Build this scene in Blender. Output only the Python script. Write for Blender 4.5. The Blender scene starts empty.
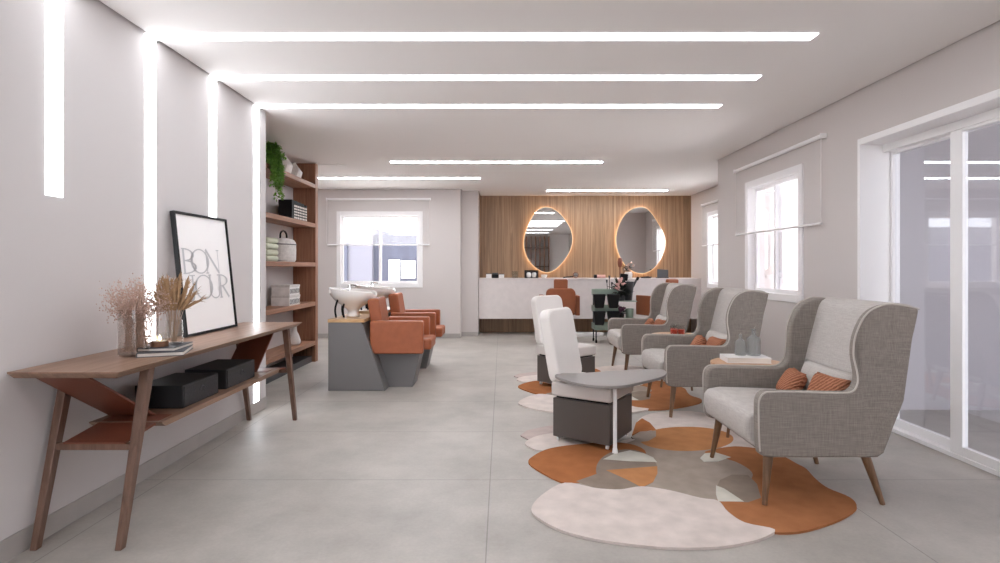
import bpy, bmesh, math, random
from mathutils import Vector, Matrix
random.seed(7)
PI = math.pi
scn = bpy.context.scene
COL = scn.collection

# ------------------------------------------------------------------ camera frame helpers (measured from the photo)
H_EYE = 1.28
FPX, VX, VY = 555.6, 501.7, 267.5
def fl(px, py):                       # floor point seen at a pixel
    k = H_EYE / (py - VY)
    return ((px - VX) * k, FPX * k)
def at(px, py, Y):                    # point at depth Y
    return Vector(((px - VX) / FPX * Y, Y, H_EYE - (py - VY) / FPX * Y))

def srgb(r, g, b):
    f = lambda c: (c / 255 / 12.92) if c / 255 <= 0.04045 else ((c / 255 + 0.055) / 1.055) ** 2.4
    return (f(r), f(g), f(b), 1)

# ------------------------------------------------------------------ materials
def new_mat(name):
    m = bpy.data.materials.new(name); m.use_nodes = True
    nt = m.node_tree
    return m, nt, nt.nodes['Principled BSDF'], nt.nodes['Material Output']
def plain(name, col, rough=0.5, metal=0.0, spec=None, noise=0.0, nscale=20, bump=0.0, bscale=200):
    m, nt, b, o = new_mat(name)
    b.inputs['Base Color'].default_value = col
    b.inputs['Roughness'].default_value = rough
    b.inputs['Metallic'].default_value = metal
    if spec is not None: b.inputs['Specular IOR Level'].default_value = spec
    if noise or bump:
        tc = nt.nodes.new('ShaderNodeTexCoord')
    if noise:
        n = nt.nodes.new('ShaderNodeTexNoise'); n.inputs['Scale'].default_value = nscale; n.inputs['Detail'].default_value = 5
        nt.links.new(tc.outputs['Object'], n.inputs['Vector'])
        r = nt.nodes.new('ShaderNodeValToRGB')
        r.color_ramp.elements[0].position = 0.3; r.color_ramp.elements[1].position = 0.7
        r.color_ramp.elements[0].color = tuple(c * (1 - noise) for c in col[:3]) + (1,)
        r.color_ramp.elements[1].color = tuple(min(1, c * (1 + noise)) for c in col[:3]) + (1,)
        nt.links.new(n.outputs['Fac'], r.inputs['Fac']); nt.links.new(r.outputs['Color'], b.inputs['Base Color'])
    if bump:
        n2 = nt.nodes.new('ShaderNodeTexNoise'); n2.inputs['Scale'].default_value = bscale; n2.inputs['Detail'].default_value = 3
        nt.links.new(tc.outputs['Object'], n2.inputs['Vector'])
        bp = nt.nodes.new('ShaderNodeBump'); bp.inputs['Strength'].default_value = bump; bp.inputs['Distance'].default_value = 0.004
        nt.links.new(n2.outputs['Fac'], bp.inputs['Height']); nt.links.new(bp.outputs['Normal'], b.inputs['Normal'])
    return m
def wood(name, c1, c2, scale=(18, 1.2, 18), rough=0.45, plank=None, contrast=(0.3, 0.7)):
    m, nt, b, o = new_mat(name)
    tc = nt.nodes.new('ShaderNodeTexCoord')
    mp = nt.nodes.new('ShaderNodeMapping'); mp.inputs['Scale'].default_value = scale
    nt.links.new(tc.outputs['Object'], mp.inputs['Vector'])
    n = nt.nodes.new('ShaderNodeTexNoise'); n.inputs['Scale'].default_value = 1.0; n.inputs['Detail'].default_value = 7; n.inputs['Roughness'].default_value = 0.62; n.inputs['Distortion'].default_value = 0.6
    nt.links.new(mp.outputs['Vector'], n.inputs['Vector'])
    r = nt.nodes.new('ShaderNodeValToRGB')
    r.color_ramp.elements[0].position, r.color_ramp.elements[1].position = contrast
    r.color_ramp.elements[0].color = c2; r.color_ramp.elements[1].color = c1
    nt.links.new(n.outputs['Fac'], r.inputs['Fac'])
    out = r.outputs['Color']
    if plank:                         # planks of given width along local X: tone per plank + thin dark joint
        sx = nt.nodes.new('ShaderNodeSeparateXYZ'); nt.links.new(tc.outputs['Object'], sx.inputs[0])
        d = nt.nodes.new('ShaderNodeMath'); d.operation = 'DIVIDE'; d.inputs[1].default_value = plank
        nt.links.new(sx.outputs[0], d.inputs[0])
        f = nt.nodes.new('ShaderNodeMath'); f.operation = 'FLOOR'; nt.links.new(d.outputs[0], f.inputs[0])
        wn = nt.nodes.new('ShaderNodeTexWhiteNoise'); wn.noise_dimensions = '1D'; nt.links.new(f.outputs[0], wn.inputs['W'])
        mr = nt.nodes.new('ShaderNodeMapRange'); mr.inputs['To Min'].default_value = 0.86; mr.inputs['To Max'].default_value = 1.08
        nt.links.new(wn.outputs['Value'], mr.inputs['Value'])
        fr = nt.nodes.new('ShaderNodeMath'); fr.operation = 'FRACT'; nt.links.new(d.outputs[0], fr.inputs[0])
        gt = nt.nodes.new('ShaderNodeMath'); gt.operation = 'GREATER_THAN'; gt.inputs[1].default_value = 0.03; nt.links.new(fr.outputs[0], gt.inputs[0])
        m3 = nt.nodes.new('ShaderNodeMapRange'); m3.inputs['To Min'].default_value = 0.6; nt.links.new(gt.outputs[0], m3.inputs['Value'])
        mu = nt.nodes.new('ShaderNodeMath'); mu.operation = 'MULTIPLY'; nt.links.new(mr.outputs[0], mu.inputs[0]); nt.links.new(m3.outputs[0], mu.inputs[1])
        vm = nt.nodes.new('ShaderNodeVectorMath'); vm.operation = 'SCALE'
        nt.links.new(out, vm.inputs[0]); nt.links.new(mu.outputs[0], vm.inputs['Scale'])
        out = vm.outputs[0]
    nt.links.new(out, b.inputs['Base Color'])
    b.inputs['Roughness'].default_value = rough
    return m
def fabric(name, c1, c2, scale=140, rough=0.9, bump=0.35):
    """woven linen: two crossed stretched noises"""
    m, nt, b, o = new_mat(name)
    tc = nt.nodes.new('ShaderNodeTexCoord')
    fac = None
    for sc in ((scale, scale, 12), (14, 14, scale)):
        mp = nt.nodes.new('ShaderNodeMapping'); mp.inputs['Scale'].default_value = sc
        nt.links.new(tc.outputs['Object'], mp.inputs['Vector'])
        n = nt.nodes.new('ShaderNodeTexNoise'); n.inputs['Scale'].default_value = 1; n.inputs['Detail'].default_value = 3
        nt.links.new(mp.outputs['Vector'], n.inputs['Vector'])
        if fac is None: fac = n.outputs['Fac']
        else:
            ad = nt.nodes.new('ShaderNodeMath'); ad.operation = 'ADD'; nt.links.new(fac, ad.inputs[0]); nt.links.new(n.outputs['Fac'], ad.inputs[1])
            hv = nt.nodes.new('ShaderNodeMath'); hv.operation = 'MULTIPLY'; hv.inputs[1].default_value = 0.5; nt.links.new(ad.outputs[0], hv.inputs[0]); fac = hv.outputs[0]
    r = nt.nodes.new('ShaderNodeValToRGB'); r.color_ramp.elements[0].position = 0.36; r.color_ramp.elements[1].position = 0.64
    r.color_ramp.elements[0].color = c2; r.color_ramp.elements[1].color = c1
    nt.links.new(fac, r.inputs['Fac']); nt.links.new(r.outputs['Color'], b.inputs['Base Color'])
    bp = nt.nodes.new('ShaderNodeBump'); bp.inputs['Strength'].default_value = bump; bp.inputs['Distance'].default_value = 0.003
    nt.links.new(fac, bp.inputs['Height']); nt.links.new(bp.outputs['Normal'], b.inputs['Normal'])
    b.inputs['Roughness'].default_value = rough
    b.inputs['Specular IOR Level'].default_value = 0.15
    return m
def knit(name, c1, c2):
    m, nt, b, o = new_mat(name)
    tc = nt.nodes.new('ShaderNodeTexCoord')
    w = nt.nodes.new('ShaderNodeTexWave'); w.inputs['Scale'].default_value = 22; w.inputs['Distortion'].default_value = 2.5; w.inputs['Detail'].default_value = 2; w.inputs['Detail Scale'].default_value = 3
    w.bands_direction = 'DIAGONAL'
    nt.links.new(tc.outputs['Object'], w.inputs['Vector'])
    r = nt.nodes.new('ShaderNodeValToRGB'); r.color_ramp.elements[0].color = c2; r.color_ramp.elements[1].color = c1
    nt.links.new(w.outputs['Fac'], r.inputs['Fac']); nt.links.new(r.outputs['Color'], b.inputs['Base Color'])
    bp = nt.nodes.new('ShaderNodeBump'); bp.inputs['Strength'].default_value = 0.8; bp.inputs['Distance'].default_value = 0.008
    nt.links.new(w.outputs['Fac'], bp.inputs['Height']); nt.links.new(bp.outputs['Normal'], b.inputs['Normal'])
    b.inputs['Roughness'].default_value = 0.95; b.inputs['Specular IOR Level'].default_value = 0.1
    return m
def emit(name, col, strength):
    m, nt, b, o = new_mat(name); nt.nodes.remove(b)
    e = nt.nodes.new('ShaderNodeEmission'); e.inputs['Color'].default_value = col; e.inputs['Strength'].default_value = strength
    nt.links.new(e.outputs[0], o.inputs['Surface']); return m
def pane(name, tint, base, extra):
    """thin architectural glass: straight-through light plus a mirror coat that grows at grazing angles"""
    m, nt, b, o = new_mat(name); nt.nodes.remove(b)
    t = nt.nodes.new('ShaderNodeBsdfTransparent'); t.inputs['Color'].default_value = tint
    g = nt.nodes.new('ShaderNodeBsdfGlossy'); g.inputs['Roughness'].default_value = 0.02
    lw = nt.nodes.new('ShaderNodeLayerWeight'); lw.inputs['Blend'].default_value = 0.5
    mr = nt.nodes.new('ShaderNodeMapRange'); mr.inputs['To Min'].default_value = base; mr.inputs['To Max'].default_value = extra
    nt.links.new(lw.outputs['Facing'], mr.inputs['Value'])
    mx = nt.nodes.new('ShaderNodeMixShader'); nt.links.new(mr.outputs[0], mx.inputs[0])
    nt.links.new(t.outputs[0], mx.inputs[1]); nt.links.new(g.outputs[0], mx.inputs[2]); nt.links.new(mx.outputs[0], o.inputs['Surface'])
    return m
def sheer(name, col, trans):
    m, nt, b, o = new_mat(name); nt.nodes.remove(b)
    t = nt.nodes.new('ShaderNodeBsdfTransparent')
    d = nt.nodes.new('ShaderNodeBsdfTranslucent'); d.inputs['Color'].default_value = col
    d2 = nt.nodes.new('ShaderNodeBsdfDiffuse'); d2.inputs['Color'].default_value = col
    a = nt.nodes.new('ShaderNodeMixShader'); a.inputs[0].default_value = 0.45
    nt.links.new(d.outputs[0], a.inputs[1]); nt.links.new(d2.outputs[0], a.inputs[2])
    mx = nt.nodes.new('ShaderNodeMixShader'); mx.inputs[0].default_value = trans
    nt.links.new(a.outputs[0], mx.inputs[1]); nt.links.new(t.outputs[0], mx.inputs[2]); nt.links.new(mx.outputs[0], o.inputs['Surface'])
    return m
def floor_mat():
    m, nt, b, o = new_mat('concrete tile')
    N = nt.nodes.new; L = nt.links.new
    tc = N('ShaderNodeTexCoord')
    n1 = N('ShaderNodeTexNoise'); n1.inputs['Scale'].default_value = 1.6; n1.inputs['Detail'].default_value = 8; n1.inputs['Roughness'].default_value = 0.65
    L(tc.outputs['Object'], n1.inputs['Vector'])
    r = N('ShaderNodeValToRGB'); r.color_ramp.elements[0].position = 0.3; r.color_ramp.elements[1].position = 0.72
    r.color_ramp.elements[0].color = srgb(150, 144, 137); r.color_ramp.elements[1].color = srgb(184, 178, 171)
    L(n1.outputs['Fac'], r.inputs['Fac'])
    n2 = N('ShaderNodeTexNoise'); n2.inputs['Scale'].default_value = 60; n2.inputs['Detail'].default_value = 4
    L(tc.outputs['Object'], n2.inputs['Vector'])
    mr = N('ShaderNodeMapRange'); mr.inputs['To Min'].default_value = 0.9; mr.inputs['To Max'].default_value = 1.1; L(n2.outputs['Fac'], mr.inputs['Value'])
    sx = N('ShaderNodeSeparateXYZ'); L(tc.outputs['Object'], sx.inputs[0])
    masks = []
    for idx, off in ((0, 0.07), (1, -3.35)):
        a = N('ShaderNodeMath'); a.operation = 'ADD'; a.inputs[1].default_value = off + 98.0; L(sx.outputs[idx], a.inputs[0])
        d = N('ShaderNodeMath'); d.operation = 'DIVIDE'; d.inputs[1].default_value = 0.98 * (2 if idx == 0 else 1); L(a.outputs[0], d.inputs[0])
        f = N('ShaderNodeMath'); f.operation = 'FRACT'; L(d.outputs[0], f.inputs[0])
        p = N('ShaderNodeMath'); p.operation = 'PINGPONG'; p.inputs[1].default_value = 0.5; L(f.outputs[0], p.inputs[0])
        g = N('ShaderNodeMath'); g.operation = 'LESS_THAN'; g.inputs[1].default_value = 0.0030 / (2 if idx == 0 else 1); L(p.outputs[0], g.inputs[0])
        masks.append(g.outputs[0])
    mxm = N('ShaderNodeMath'); mxm.operation = 'MAXIMUM'; L(masks[0], mxm.inputs[0]); L(masks[1], mxm.inputs[1])
    j = N('ShaderNodeMapRange'); j.inputs['To Min'].default_value = 1.0; j.inputs['To Max'].default_value = 0.62; L(mxm.outputs[0], j.inputs['Value'])
    mu = N('ShaderNodeMath'); mu.operation = 'MULTIPLY'; L(mr.outputs[0], mu.inputs[0]); L(j.outputs[0], mu.inputs[1])
    vm = N('ShaderNodeVectorMath'); vm.operation = 'SCALE'; L(r.outputs['Color'], vm.inputs[0]); L(mu.outputs[0], vm.inputs['Scale'])
    L(vm.outputs[0], b.inputs['Base Color'])
    rr = N('ShaderNodeMapRange'); rr.inputs['To Min'].default_value = 0.36; rr.inputs['To Max'].default_value = 0.55; L(n1.outputs['Fac'], rr.inputs['Value'])
    L(rr.outputs[0], b.inputs['Roughness'])
    return m

M = {}
M['wall'] = plain('wall paint', srgb(208, 203, 202), 0.85, spec=0.2)
M['wallwarm'] = plain('greige wall paint', srgb(206, 199, 196), 0.85, spec=0.2)
M['ceiling'] = plain('ceiling paint', srgb(240, 237, 235), 0.9, spec=0.1)
M['floor'] = floor_mat()
M['base'] = plain('baseboard tile', srgb(172, 166, 162), 0.5, noise=0.05, nscale=8)
M['white'] = plain('white lacquer', srgb(235, 233, 232), 0.4)
M['frame'] = plain('white aluminium', srgb(240, 238, 238), 0.35)
M['oakwall'] = wood('oak wall cladding', srgb(176, 142, 110), srgb(122, 94, 69), (20, 20, 0.7), 0.5, plank=0.2)
M['shelf'] = wood('walnut shelf wood', srgb(178, 130, 102), srgb(130, 88, 64), (30, 2.0, 60), 0.5)
M['shelfv'] = wood('walnut panel wood', srgb(170, 120, 92), srgb(122, 82, 60), (40, 40, 1.8), 0.5)
M['table'] = wood('console walnut', srgb(150, 118, 98), srgb(112, 84, 66), (26, 1.4, 26), 0.42)
M['tableleg'] = wood('console leg wood', srgb(122, 92, 76), srgb(86, 62, 50), (30, 30, 2.5), 0.45)
M['leg'] = wood('dark oak leg', srgb(130, 97, 70), srgb(90, 65, 45), (40, 40, 4), 0.4)
M['leather'] = plain('rust leather sheet', srgb(114, 62, 44), 0.45, noise=0.06, nscale=14)
M['linen'] = fabric('grey linen', srgb(147, 139, 132), srgb(121, 113, 106), 300)
M['linenlitpale'] = fabric('pale linen', srgb(190, 184, 179), srgb(172, 165, 160), 260)  # shell linen lightened on seat and back as if lit; cushions pale too
M['piping'] = plain('piping cord', srgb(186, 178, 170), 0.8)
M['knit'] = knit('terracotta knit', srgb(188, 130, 102), srgb(140, 88, 66))
M['orange'] = plain('terracotta leatherette', srgb(156, 86, 52), 0.5, noise=0.08, nscale=16)
M['orangedark'] = plain('rust leatherette', srgb(148, 84, 52), 0.5, noise=0.06, nscale=16)
M['greybox'] = plain('graphite laminate', srgb(108, 105, 104), 0.5)
M['greystool'] = plain('grey stool laminate', srgb(84, 77, 73), 0.45)
M['greytop'] = plain('grey tray laminate', srgb(132, 126, 123), 0.4)
M['cushionwhite'] = plain('white upholstery', srgb(226, 220, 215), 0.55, noise=0.02, nscale=5)
M['seatwhite'] = plain('pale grey upholstery', srgb(204, 197, 192), 0.55, noise=0.02, nscale=5)
M['ceramic'] = plain('white ceramic', srgb(238, 234, 230), 0.12)
M['oaktop'] = wood('light oak', srgb(214, 176, 128), srgb(184, 142, 96), (6, 40, 40), 0.4)
M['sidetop'] = wood('side table oak', srgb(205, 165, 130), srgb(172, 128, 94), (5, 40, 40), 0.4)
M['chrome'] = plain('chrome', srgb(215, 215, 215), 0.15, metal=1)
M['black'] = plain('matt black', srgb(20, 19, 20), 0.55, spec=.25)
M['blackbox'] = plain('black textured box', srgb(42, 40, 42), 0.6, noise=0.3, nscale=90, bump=0.5, bscale=120)
M['blackboxtop'] = plain('black box lid', srgb(30, 29, 31), 0.55)
M['darkgrey'] = plain('dark grey plastic', srgb(66, 66, 68), 0.5)
M['paper'] = plain('poster paper', srgb(250, 248, 247), 0.6)
M['ink'] = plain('grey ink', srgb(206, 206, 208), 0.7)
M['counter'] = plain('white washed counter', srgb(218, 210, 207), 0.5, noise=0.04, nscale=10)
M['mirror'] = plain('mirror silver', srgb(235, 235, 235), 0.01, metal=1)
M['green'] = plain('sage plastic', srgb(142, 158, 144), 0.45)
M['leaf'] = plain('leaf green', srgb(128, 174, 82), 0.5, noise=0.35, nscale=12)
M['leafdark'] = plain('dark foliage', srgb(52, 58, 50), 0.5, noise=0.3, nscale=20)
M['dryflower'] = plain('dried pink blossom', srgb(196, 168, 154), 0.9, noise=0.15, nscale=60)
M['drystem'] = plain('dried stem', srgb(178, 154, 134), 0.9)
M['pampas'] = plain('dried straw plume', srgb(172, 140, 106), 0.9, noise=0.2, nscale=40)
M['pink'] = plain('dusky pink', srgb(204, 158, 150), 0.7)
M['plum'] = plain('plum petals', srgb(92, 52, 74), 0.7)
M['red'] = plain('red glass wax', srgb(176, 66, 50), 0.3)
M['towel'] = plain('pale green towel', srgb(205, 208, 188), 0.95, bump=0.6, bscale=150)
M['basket'] = plain('grey woven canvas', srgb(218, 213, 209), 0.9, noise=0.1, nscale=40, bump=0.5, bscale=90)
M['marble'] = plain('white marble', srgb(236, 232, 229), 0.3, noise=0.15, nscale=9)
M['bookgrey'] = plain('slate book cover', srgb(62, 64, 70), 0.5)
M['pages'] = plain('book pages', srgb(225, 219, 210), 0.8)
M['wicker'] = plain('brown bark', srgb(120, 84, 62), 0.8, noise=0.2, nscale=50)
M['strip'] = emit('led diffuser', (0.97, 1.0, 1.05, 1), 4.0)
M['stripback'] = emit('led diffuser bright', (0.97, 1.0, 1.05, 1), 16.0)
M['halo'] = emit('amber led rim', (1.0, 0.68, 0.40, 1), .52)
M['haloback'] = emit('amber led strip', (1.0, 0.66, 0.38, 1), 3.6)
M['flame'] = emit('candle flame', (1.0, 0.75, 0.4, 1), 6.0)
M['winglass'] = pane('window glass', (0.95, 0.96, 0.98, 1), 0.02, 0.3)
M['doorglass'] = pane('door glass', (0.95, 0.96, 0.98, 1), 0.02, 0.22)
M['sheer'] = sheer('sheer blind', (0.95, 0.94, 0.94, 1), 0.88)
M['extwall'] = plain('pale render', srgb(98, 97, 105), 0.9)
M['terrace'] = plain('terrace render', srgb(182, 178, 182), 0.9)
M['extdark'] = plain('slate render', srgb(66, 68, 80), 0.9)
M['extfloor'] = plain('terrace concrete', srgb(200, 198, 196), 0.8, noise=0.05, nscale=3)
def clearglass(name, tint):
    m, nt, b, o = new_mat(name); nt.nodes.remove(b)
    t = nt.nodes.new('ShaderNodeBsdfTransparent'); t.inputs['Color'].default_value = tint
    g = nt.nodes.new('ShaderNodeBsdfGlossy'); g.inputs['Roughness'].default_value = 0.03
    lw = nt.nodes.new('ShaderNodeLayerWeight'); lw.inputs['Blend'].default_value = 0.5
    pw = nt.nodes.new('ShaderNodeMath'); pw.operation = 'POWER'; pw.inputs[1].default_value = 4.0; nt.links.new(lw.outputs['Facing'], pw.inputs[0])
    mr = nt.nodes.new('ShaderNodeMapRange'); mr.inputs['To Min'].default_value = 0.03; mr.inputs['To Max'].default_value = 0.6; nt.links.new(pw.outputs[0], mr.inputs['Value'])
    mx = nt.nodes.new('ShaderNodeMixShader'); nt.links.new(mr.outputs[0], mx.inputs[0])
    nt.links.new(t.outputs[0], mx.inputs[1]); nt.links.new(g.outputs[0], mx.inputs[2]); nt.links.new(mx.outputs[0], o.inputs['Surface'])
    return m
M['smokeglass'] = clearglass('smoked pink glass', (0.90, 0.875, 0.86, 1))
M['clearglass'] = clearglass('clear glass', (0.975, 0.975, 0.965, 1))
M['greyglass'] = clearglass('grey bottle glass', (0.88, 0.90, 0.895, 1))
def frosted(name, col, amount):
    m = clearglass(name, (0.92, 0.93, 0.93, 1)); nt = m.node_tree; out = nt.nodes['Material Output']
    src = out.inputs['Surface'].links[0].from_socket
    d = nt.nodes.new('ShaderNodeBsdfDiffuse'); d.inputs['Color'].default_value = col
    t = nt.nodes.new('ShaderNodeBsdfTranslucent'); t.inputs['Color'].default_value = col
    a = nt.nodes.new('ShaderNodeAddShader'); nt.links.new(d.outputs[0], a.inputs[0]); nt.links.new(t.outputs[0], a.inputs[1])
    mx = nt.nodes.new('ShaderNodeMixShader'); mx.inputs[0].default_value = amount
    nt.links.new(src, mx.inputs[1]); nt.links.new(a.outputs[0], mx.inputs[2]); nt.links.new(mx.outputs[0], out.inputs['Surface'])
    return m
M['bottleglass'] = frosted('frosted grey bottle', srgb(138, 138, 136), .26)

# ------------------------------------------------------------------ geometry helper
class G:
    def __init__(s): s.bm = bmesh.new(); s.mi = 0
    def _mark(s, faces):
        for f in faces: f.material_index = s.mi
    def box(s, x0, x1, y0, y1, z0, z1):
        v = [s.bm.verts.new(p) for p in ((x0,y0,z0),(x1,y0,z0),(x1,y1,z0),(x0,y1,z0),(x0,y0,z1),(x1,y0,z1),(x1,y1,z1),(x0,y1,z1))]
        s._mark([s.bm.faces.new([v[i] for i in q]) for q in ((0,3,2,1),(4,5,6,7),(0,1,5,4),(1,2,6,5),(2,3,7,6),(3,0,4,7))]); return s
    def obox(s, c, size, rot):
        """oriented box: rot = Matrix 3x3"""
        hx, hy, hz = size[0]/2, size[1]/2, size[2]/2
        v = [s.bm.verts.new(Vector(c) + rot @ Vector(p)) for p in ((-hx,-hy,-hz),(hx,-hy,-hz),(hx,hy,-hz),(-hx,hy,-hz),(-hx,-hy,hz),(hx,-hy,hz),(hx,hy,hz),(-hx,hy,hz))]
        s._mark([s.bm.faces.new([v[i] for i in q]) for q in ((0,3,2,1),(4,5,6,7),(0,1,5,4),(1,2,6,5),(2,3,7,6),(3,0,4,7))]); return s
    def prism(s, pts, axis, d0, d1):
        """polygon extruded along axis; pts are the two other coordinates in order (x,y)/(x,z)/(y,z)"""
        def mk(p, d):
            return {'x': (d, p[0], p[1]), 'y': (p[0], d, p[1]), 'z': (p[0], p[1], d)}[axis]
        a = [s.bm.verts.new(mk(p, d0)) for p in pts]; b = [s.bm.verts.new(mk(p, d1)) for p in pts]
        n = len(pts); fs = [s.bm.faces.new(a), s.bm.faces.new(b[::-1])]
        for i in range(n): fs.append(s.bm.faces.new((a[i], b[i], b[(i+1) % n], a[(i+1) % n])))
        s._mark(fs); return s
    def slab(s, w, h, t, r, mat4, n=6):
        """rounded-corner slab: w along X, h along Z, thickness t along Y"""
        pts = []
        for cx, cz, a0 in ((w/2-r, h/2-r, 0), (-w/2+r, h/2-r, PI/2), (-w/2+r, -h/2+r, PI), (w/2-r, -h/2+r, 1.5*PI)):
            for k in range(n+1):
                a = a0 + PI/2*k/n; pts.append((cx+r*math.cos(a), cz+r*math.sin(a)))
        a = [s.bm.verts.new(mat4 @ Vector((x, -t/2, z))) for x, z in pts]; b = [s.bm.verts.new(mat4 @ Vector((x, t/2, z))) for x, z in pts]
        m = len(pts); fs = [s.bm.faces.new(a), s.bm.faces.new(b[::-1])]
        for i in range(m): fs.append(s.bm.faces.new((a[i], b[i], b[(i+1) % m], a[(i+1) % m])))
        s._mark(fs); return s
    def rod(s, p0, p1, r0, r1=None, n=12, cap=True):
        r1 = r0 if r1 is None else r1
        p0, p1 = Vector(p0), Vector(p1); d = (p1 - p0).normalized()
        u = d.orthogonal().normalized(); w = d.cross(u)
        A = [s.bm.verts.new(p0 + (u*math.cos(2*PI*i/n) + w*math.sin(2*PI*i/n))*r0) for i in range(n)]
        B = [s.bm.verts.new(p1 + (u*math.cos(2*PI*i/n) + w*math.sin(2*PI*i/n))*r1) for i in range(n)]
        fs = [s.bm.faces.new((A[i], A[(i+1)%n], B[(i+1)%n], B[i])) for i in range(n)]
        if cap: fs += [s.bm.faces.new(A[::-1]), s.bm.faces.new(B)]
        s._mark(fs); return s
    def tube(s, pts, r, n=8, closed=False):
        pts = [Vector(p) for p in pts]; k = len(pts); rings = []
        u = None
        for i, p in enumerate(pts):
            a = pts[(i-1) % k] if (i or closed) else p; b = pts[(i+1) % k] if (i < k-1 or closed) else p
            d = (b - a).normalized()
            if u is None: u = d.orthogonal().normalized()
            u = (u - d*u.dot(d)).normalized(); w = d.cross(u)
            rr = r(i/(k-1)) if callable(r) else r
            rings.append([s.bm.verts.new(p + (u*math.cos(2*PI*j/n) + w*math.sin(2*PI*j/n))*rr) for j in range(n)])
        fs = []
        for i in range(k if closed else k-1):
            A, B = rings[i], rings[(i+1) % k]
            for j in range(n): fs.append(s.bm.faces.new((A[j], A[(j+1)%n], B[(j+1)%n], B[j])))
        if not closed: fs += [s.bm.faces.new(rings[0][::-1]), s.bm.faces.new(rings[-1])]
        s._mark(fs); return s
    def lathe(s, prof, c=(0,0,0), n=32, sx=1, sy=1):
        c = Vector(c); rings = []
        for r, z in prof:
            if r < 1e-6: rings.append([s.bm.verts.new(c + Vector((0,0,z)))])
            else: rings.append([s.bm.verts.new(c + Vector((r*sx*math.cos(2*PI*j/n), r*sy*math.sin(2*PI*j/n), z))) for j in range(n)])
        fs = []
        for A, B in zip(rings, rings[1:]):
            for j in range(n):
                k = (j+1) % n
                if len(A) == 1 and len(B) == 1: continue
                if len(A) == 1: fs.append(s.bm.faces.new((A[0], B[k], B[j])))
                elif len(B) == 1: fs.append(s.bm.faces.new((A[j], A[k], B[0])))
                else: fs.append(s.bm.faces.new((A[j], A[k], B[k], B[j])))
        s._mark(fs); return s
    def ball(s, c, r, sub=1, sc=(1,1,1)):
        t = bmesh.ops.create_icosphere(s.bm, subdivisions=sub, radius=r)
        for v in t['verts']: v.co = Vector((v.co.x*sc[0], v.co.y*sc[1], v.co.z*sc[2])) + Vector(c)
        if s.mi:
            for v in t['verts']:
                for f in v.link_faces: f.material_index = s.mi
        return s
    def pillow(s, w, h, t, mat4, n=10):
        """square pillow, local w along X, h along Z, thickness along Y"""
        for side in (-1, 1):
            g = []
            for i in range(n+1):
                row = []
                for j in range(n+1):
                    u, v = 2*i/n-1, 2*j/n-1
                    th = t/2 * max(0, (1-u**4)*(1-v**4))**0.5
                    pin = 1 - 0.07*(1-abs(u*v))*max(abs(u), abs(v))**2
                    row.append(s.bm.verts.new(mat4 @ Vector((u*w/2*pin, side*th, v*h/2*pin))))
                g.append(row)
            for i in range(n):
                for j in range(n):
                    q = (g[i][j], g[i+1][j], g[i+1][j+1], g[i][j+1])
                    f = s.bm.faces.new(q if side < 0 else q[::-1]); f.material_index = s.mi
        return s
    def leaf(s, p, d, up, L, W):
        d = Vector(d).normalized(); sd = d.cross(Vector(up)).normalized() * W/2; p = Vector(p); nrm = sd.cross(d).normalized()
        v = [s.bm.verts.new(q) for q in (p, p + d*L*.45 + sd + nrm*L*.06, p + d*L, p + d*L*.45 - sd + nrm*L*.06, p + d*L*.5)]
        fs = [s.bm.faces.new((v[0], v[1], v[4])), s.bm.faces.new((v[1], v[2], v[4])), s.bm.faces.new((v[2], v[3], v[4])), s.bm.faces.new((v[3], v[0], v[4]))]
        s._mark(fs); return s
    def build(s, name, mat, parent=None, bevel=0, seg=3, smooth=True, ang=35, sub=0, merge=False):
        if merge: bmesh.ops.remove_doubles(s.bm, verts=s.bm.verts, dist=1e-5)
        bmesh.ops.recalc_face_normals(s.bm, faces=s.bm.faces)
        me = bpy.data.meshes.new(name); s.bm.to_mesh(me); s.bm.free()
        for m in (mat if isinstance(mat, (list, tuple)) else [mat]): me.materials.append(m)
        if smooth:
            me.polygons.foreach_set('use_smooth', [True]*len(me.polygons))
            me.set_sharp_from_angle(angle=math.radians(ang))
        o = bpy.data.objects.new(name, me); COL.objects.link(o)
        if parent: o.parent = parent
        if bevel:
            b = o.modifiers.new('Bevel', 'BEVEL'); b.width = bevel; b.segments = seg; b.limit_method = 'ANGLE'; b.angle_limit = math.radians(40)
            b.harden_normals = False
            me.polygons.foreach_set('use_smooth', [True]*len(me.polygons)); me.set_sharp_from_angle(angle=math.radians(180))
            w = o.modifiers.new('WN', 'WEIGHTED_NORMAL'); w.keep_sharp = True
        if sub:
            sm = o.modifiers.new('Subsurf', 'SUBSURF'); sm.levels = sub; sm.render_levels = sub
        return o

def tag(o, label=None, cat=None, group=None, kind=None):
    if label: o['label'] = label
    if cat: o['category'] = cat
    if group: o['group'] = group
    if kind: o['kind'] = kind
    return o
def thing(name, label, cat, loc=(0,0,0), rz=0, group=None):
    o = bpy.data.objects.new(name, None); COL.objects.link(o)
    o.empty_display_size = 0.1
    o.location = loc; o.rotation_euler = (0, 0, rz)
    return tag(o, label, cat, group)
def struct(name, g, mat, bevel=0, **k):
    return tag(g.build(name, mat, bevel=bevel, **k), kind='structure')
def dup(root, loc, rz, label):
    r = root.copy(); COL.objects.link(r); r.location = loc; r.rotation_euler = (0, 0, rz); r['label'] = label
    for ch in list(root.children):
        c = ch.copy(); COL.objects.link(c); c.parent = r
        for gch in list(ch.children):
            d = gch.copy(); COL.objects.link(d); d.parent = c
    return r
def RZ(a): return Matrix.Rotation(a, 3, 'Z')
def RY(a): return Matrix.Rotation(a, 3, 'Y')
def RX(a): return Matrix.Rotation(a, 3, 'X')
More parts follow.
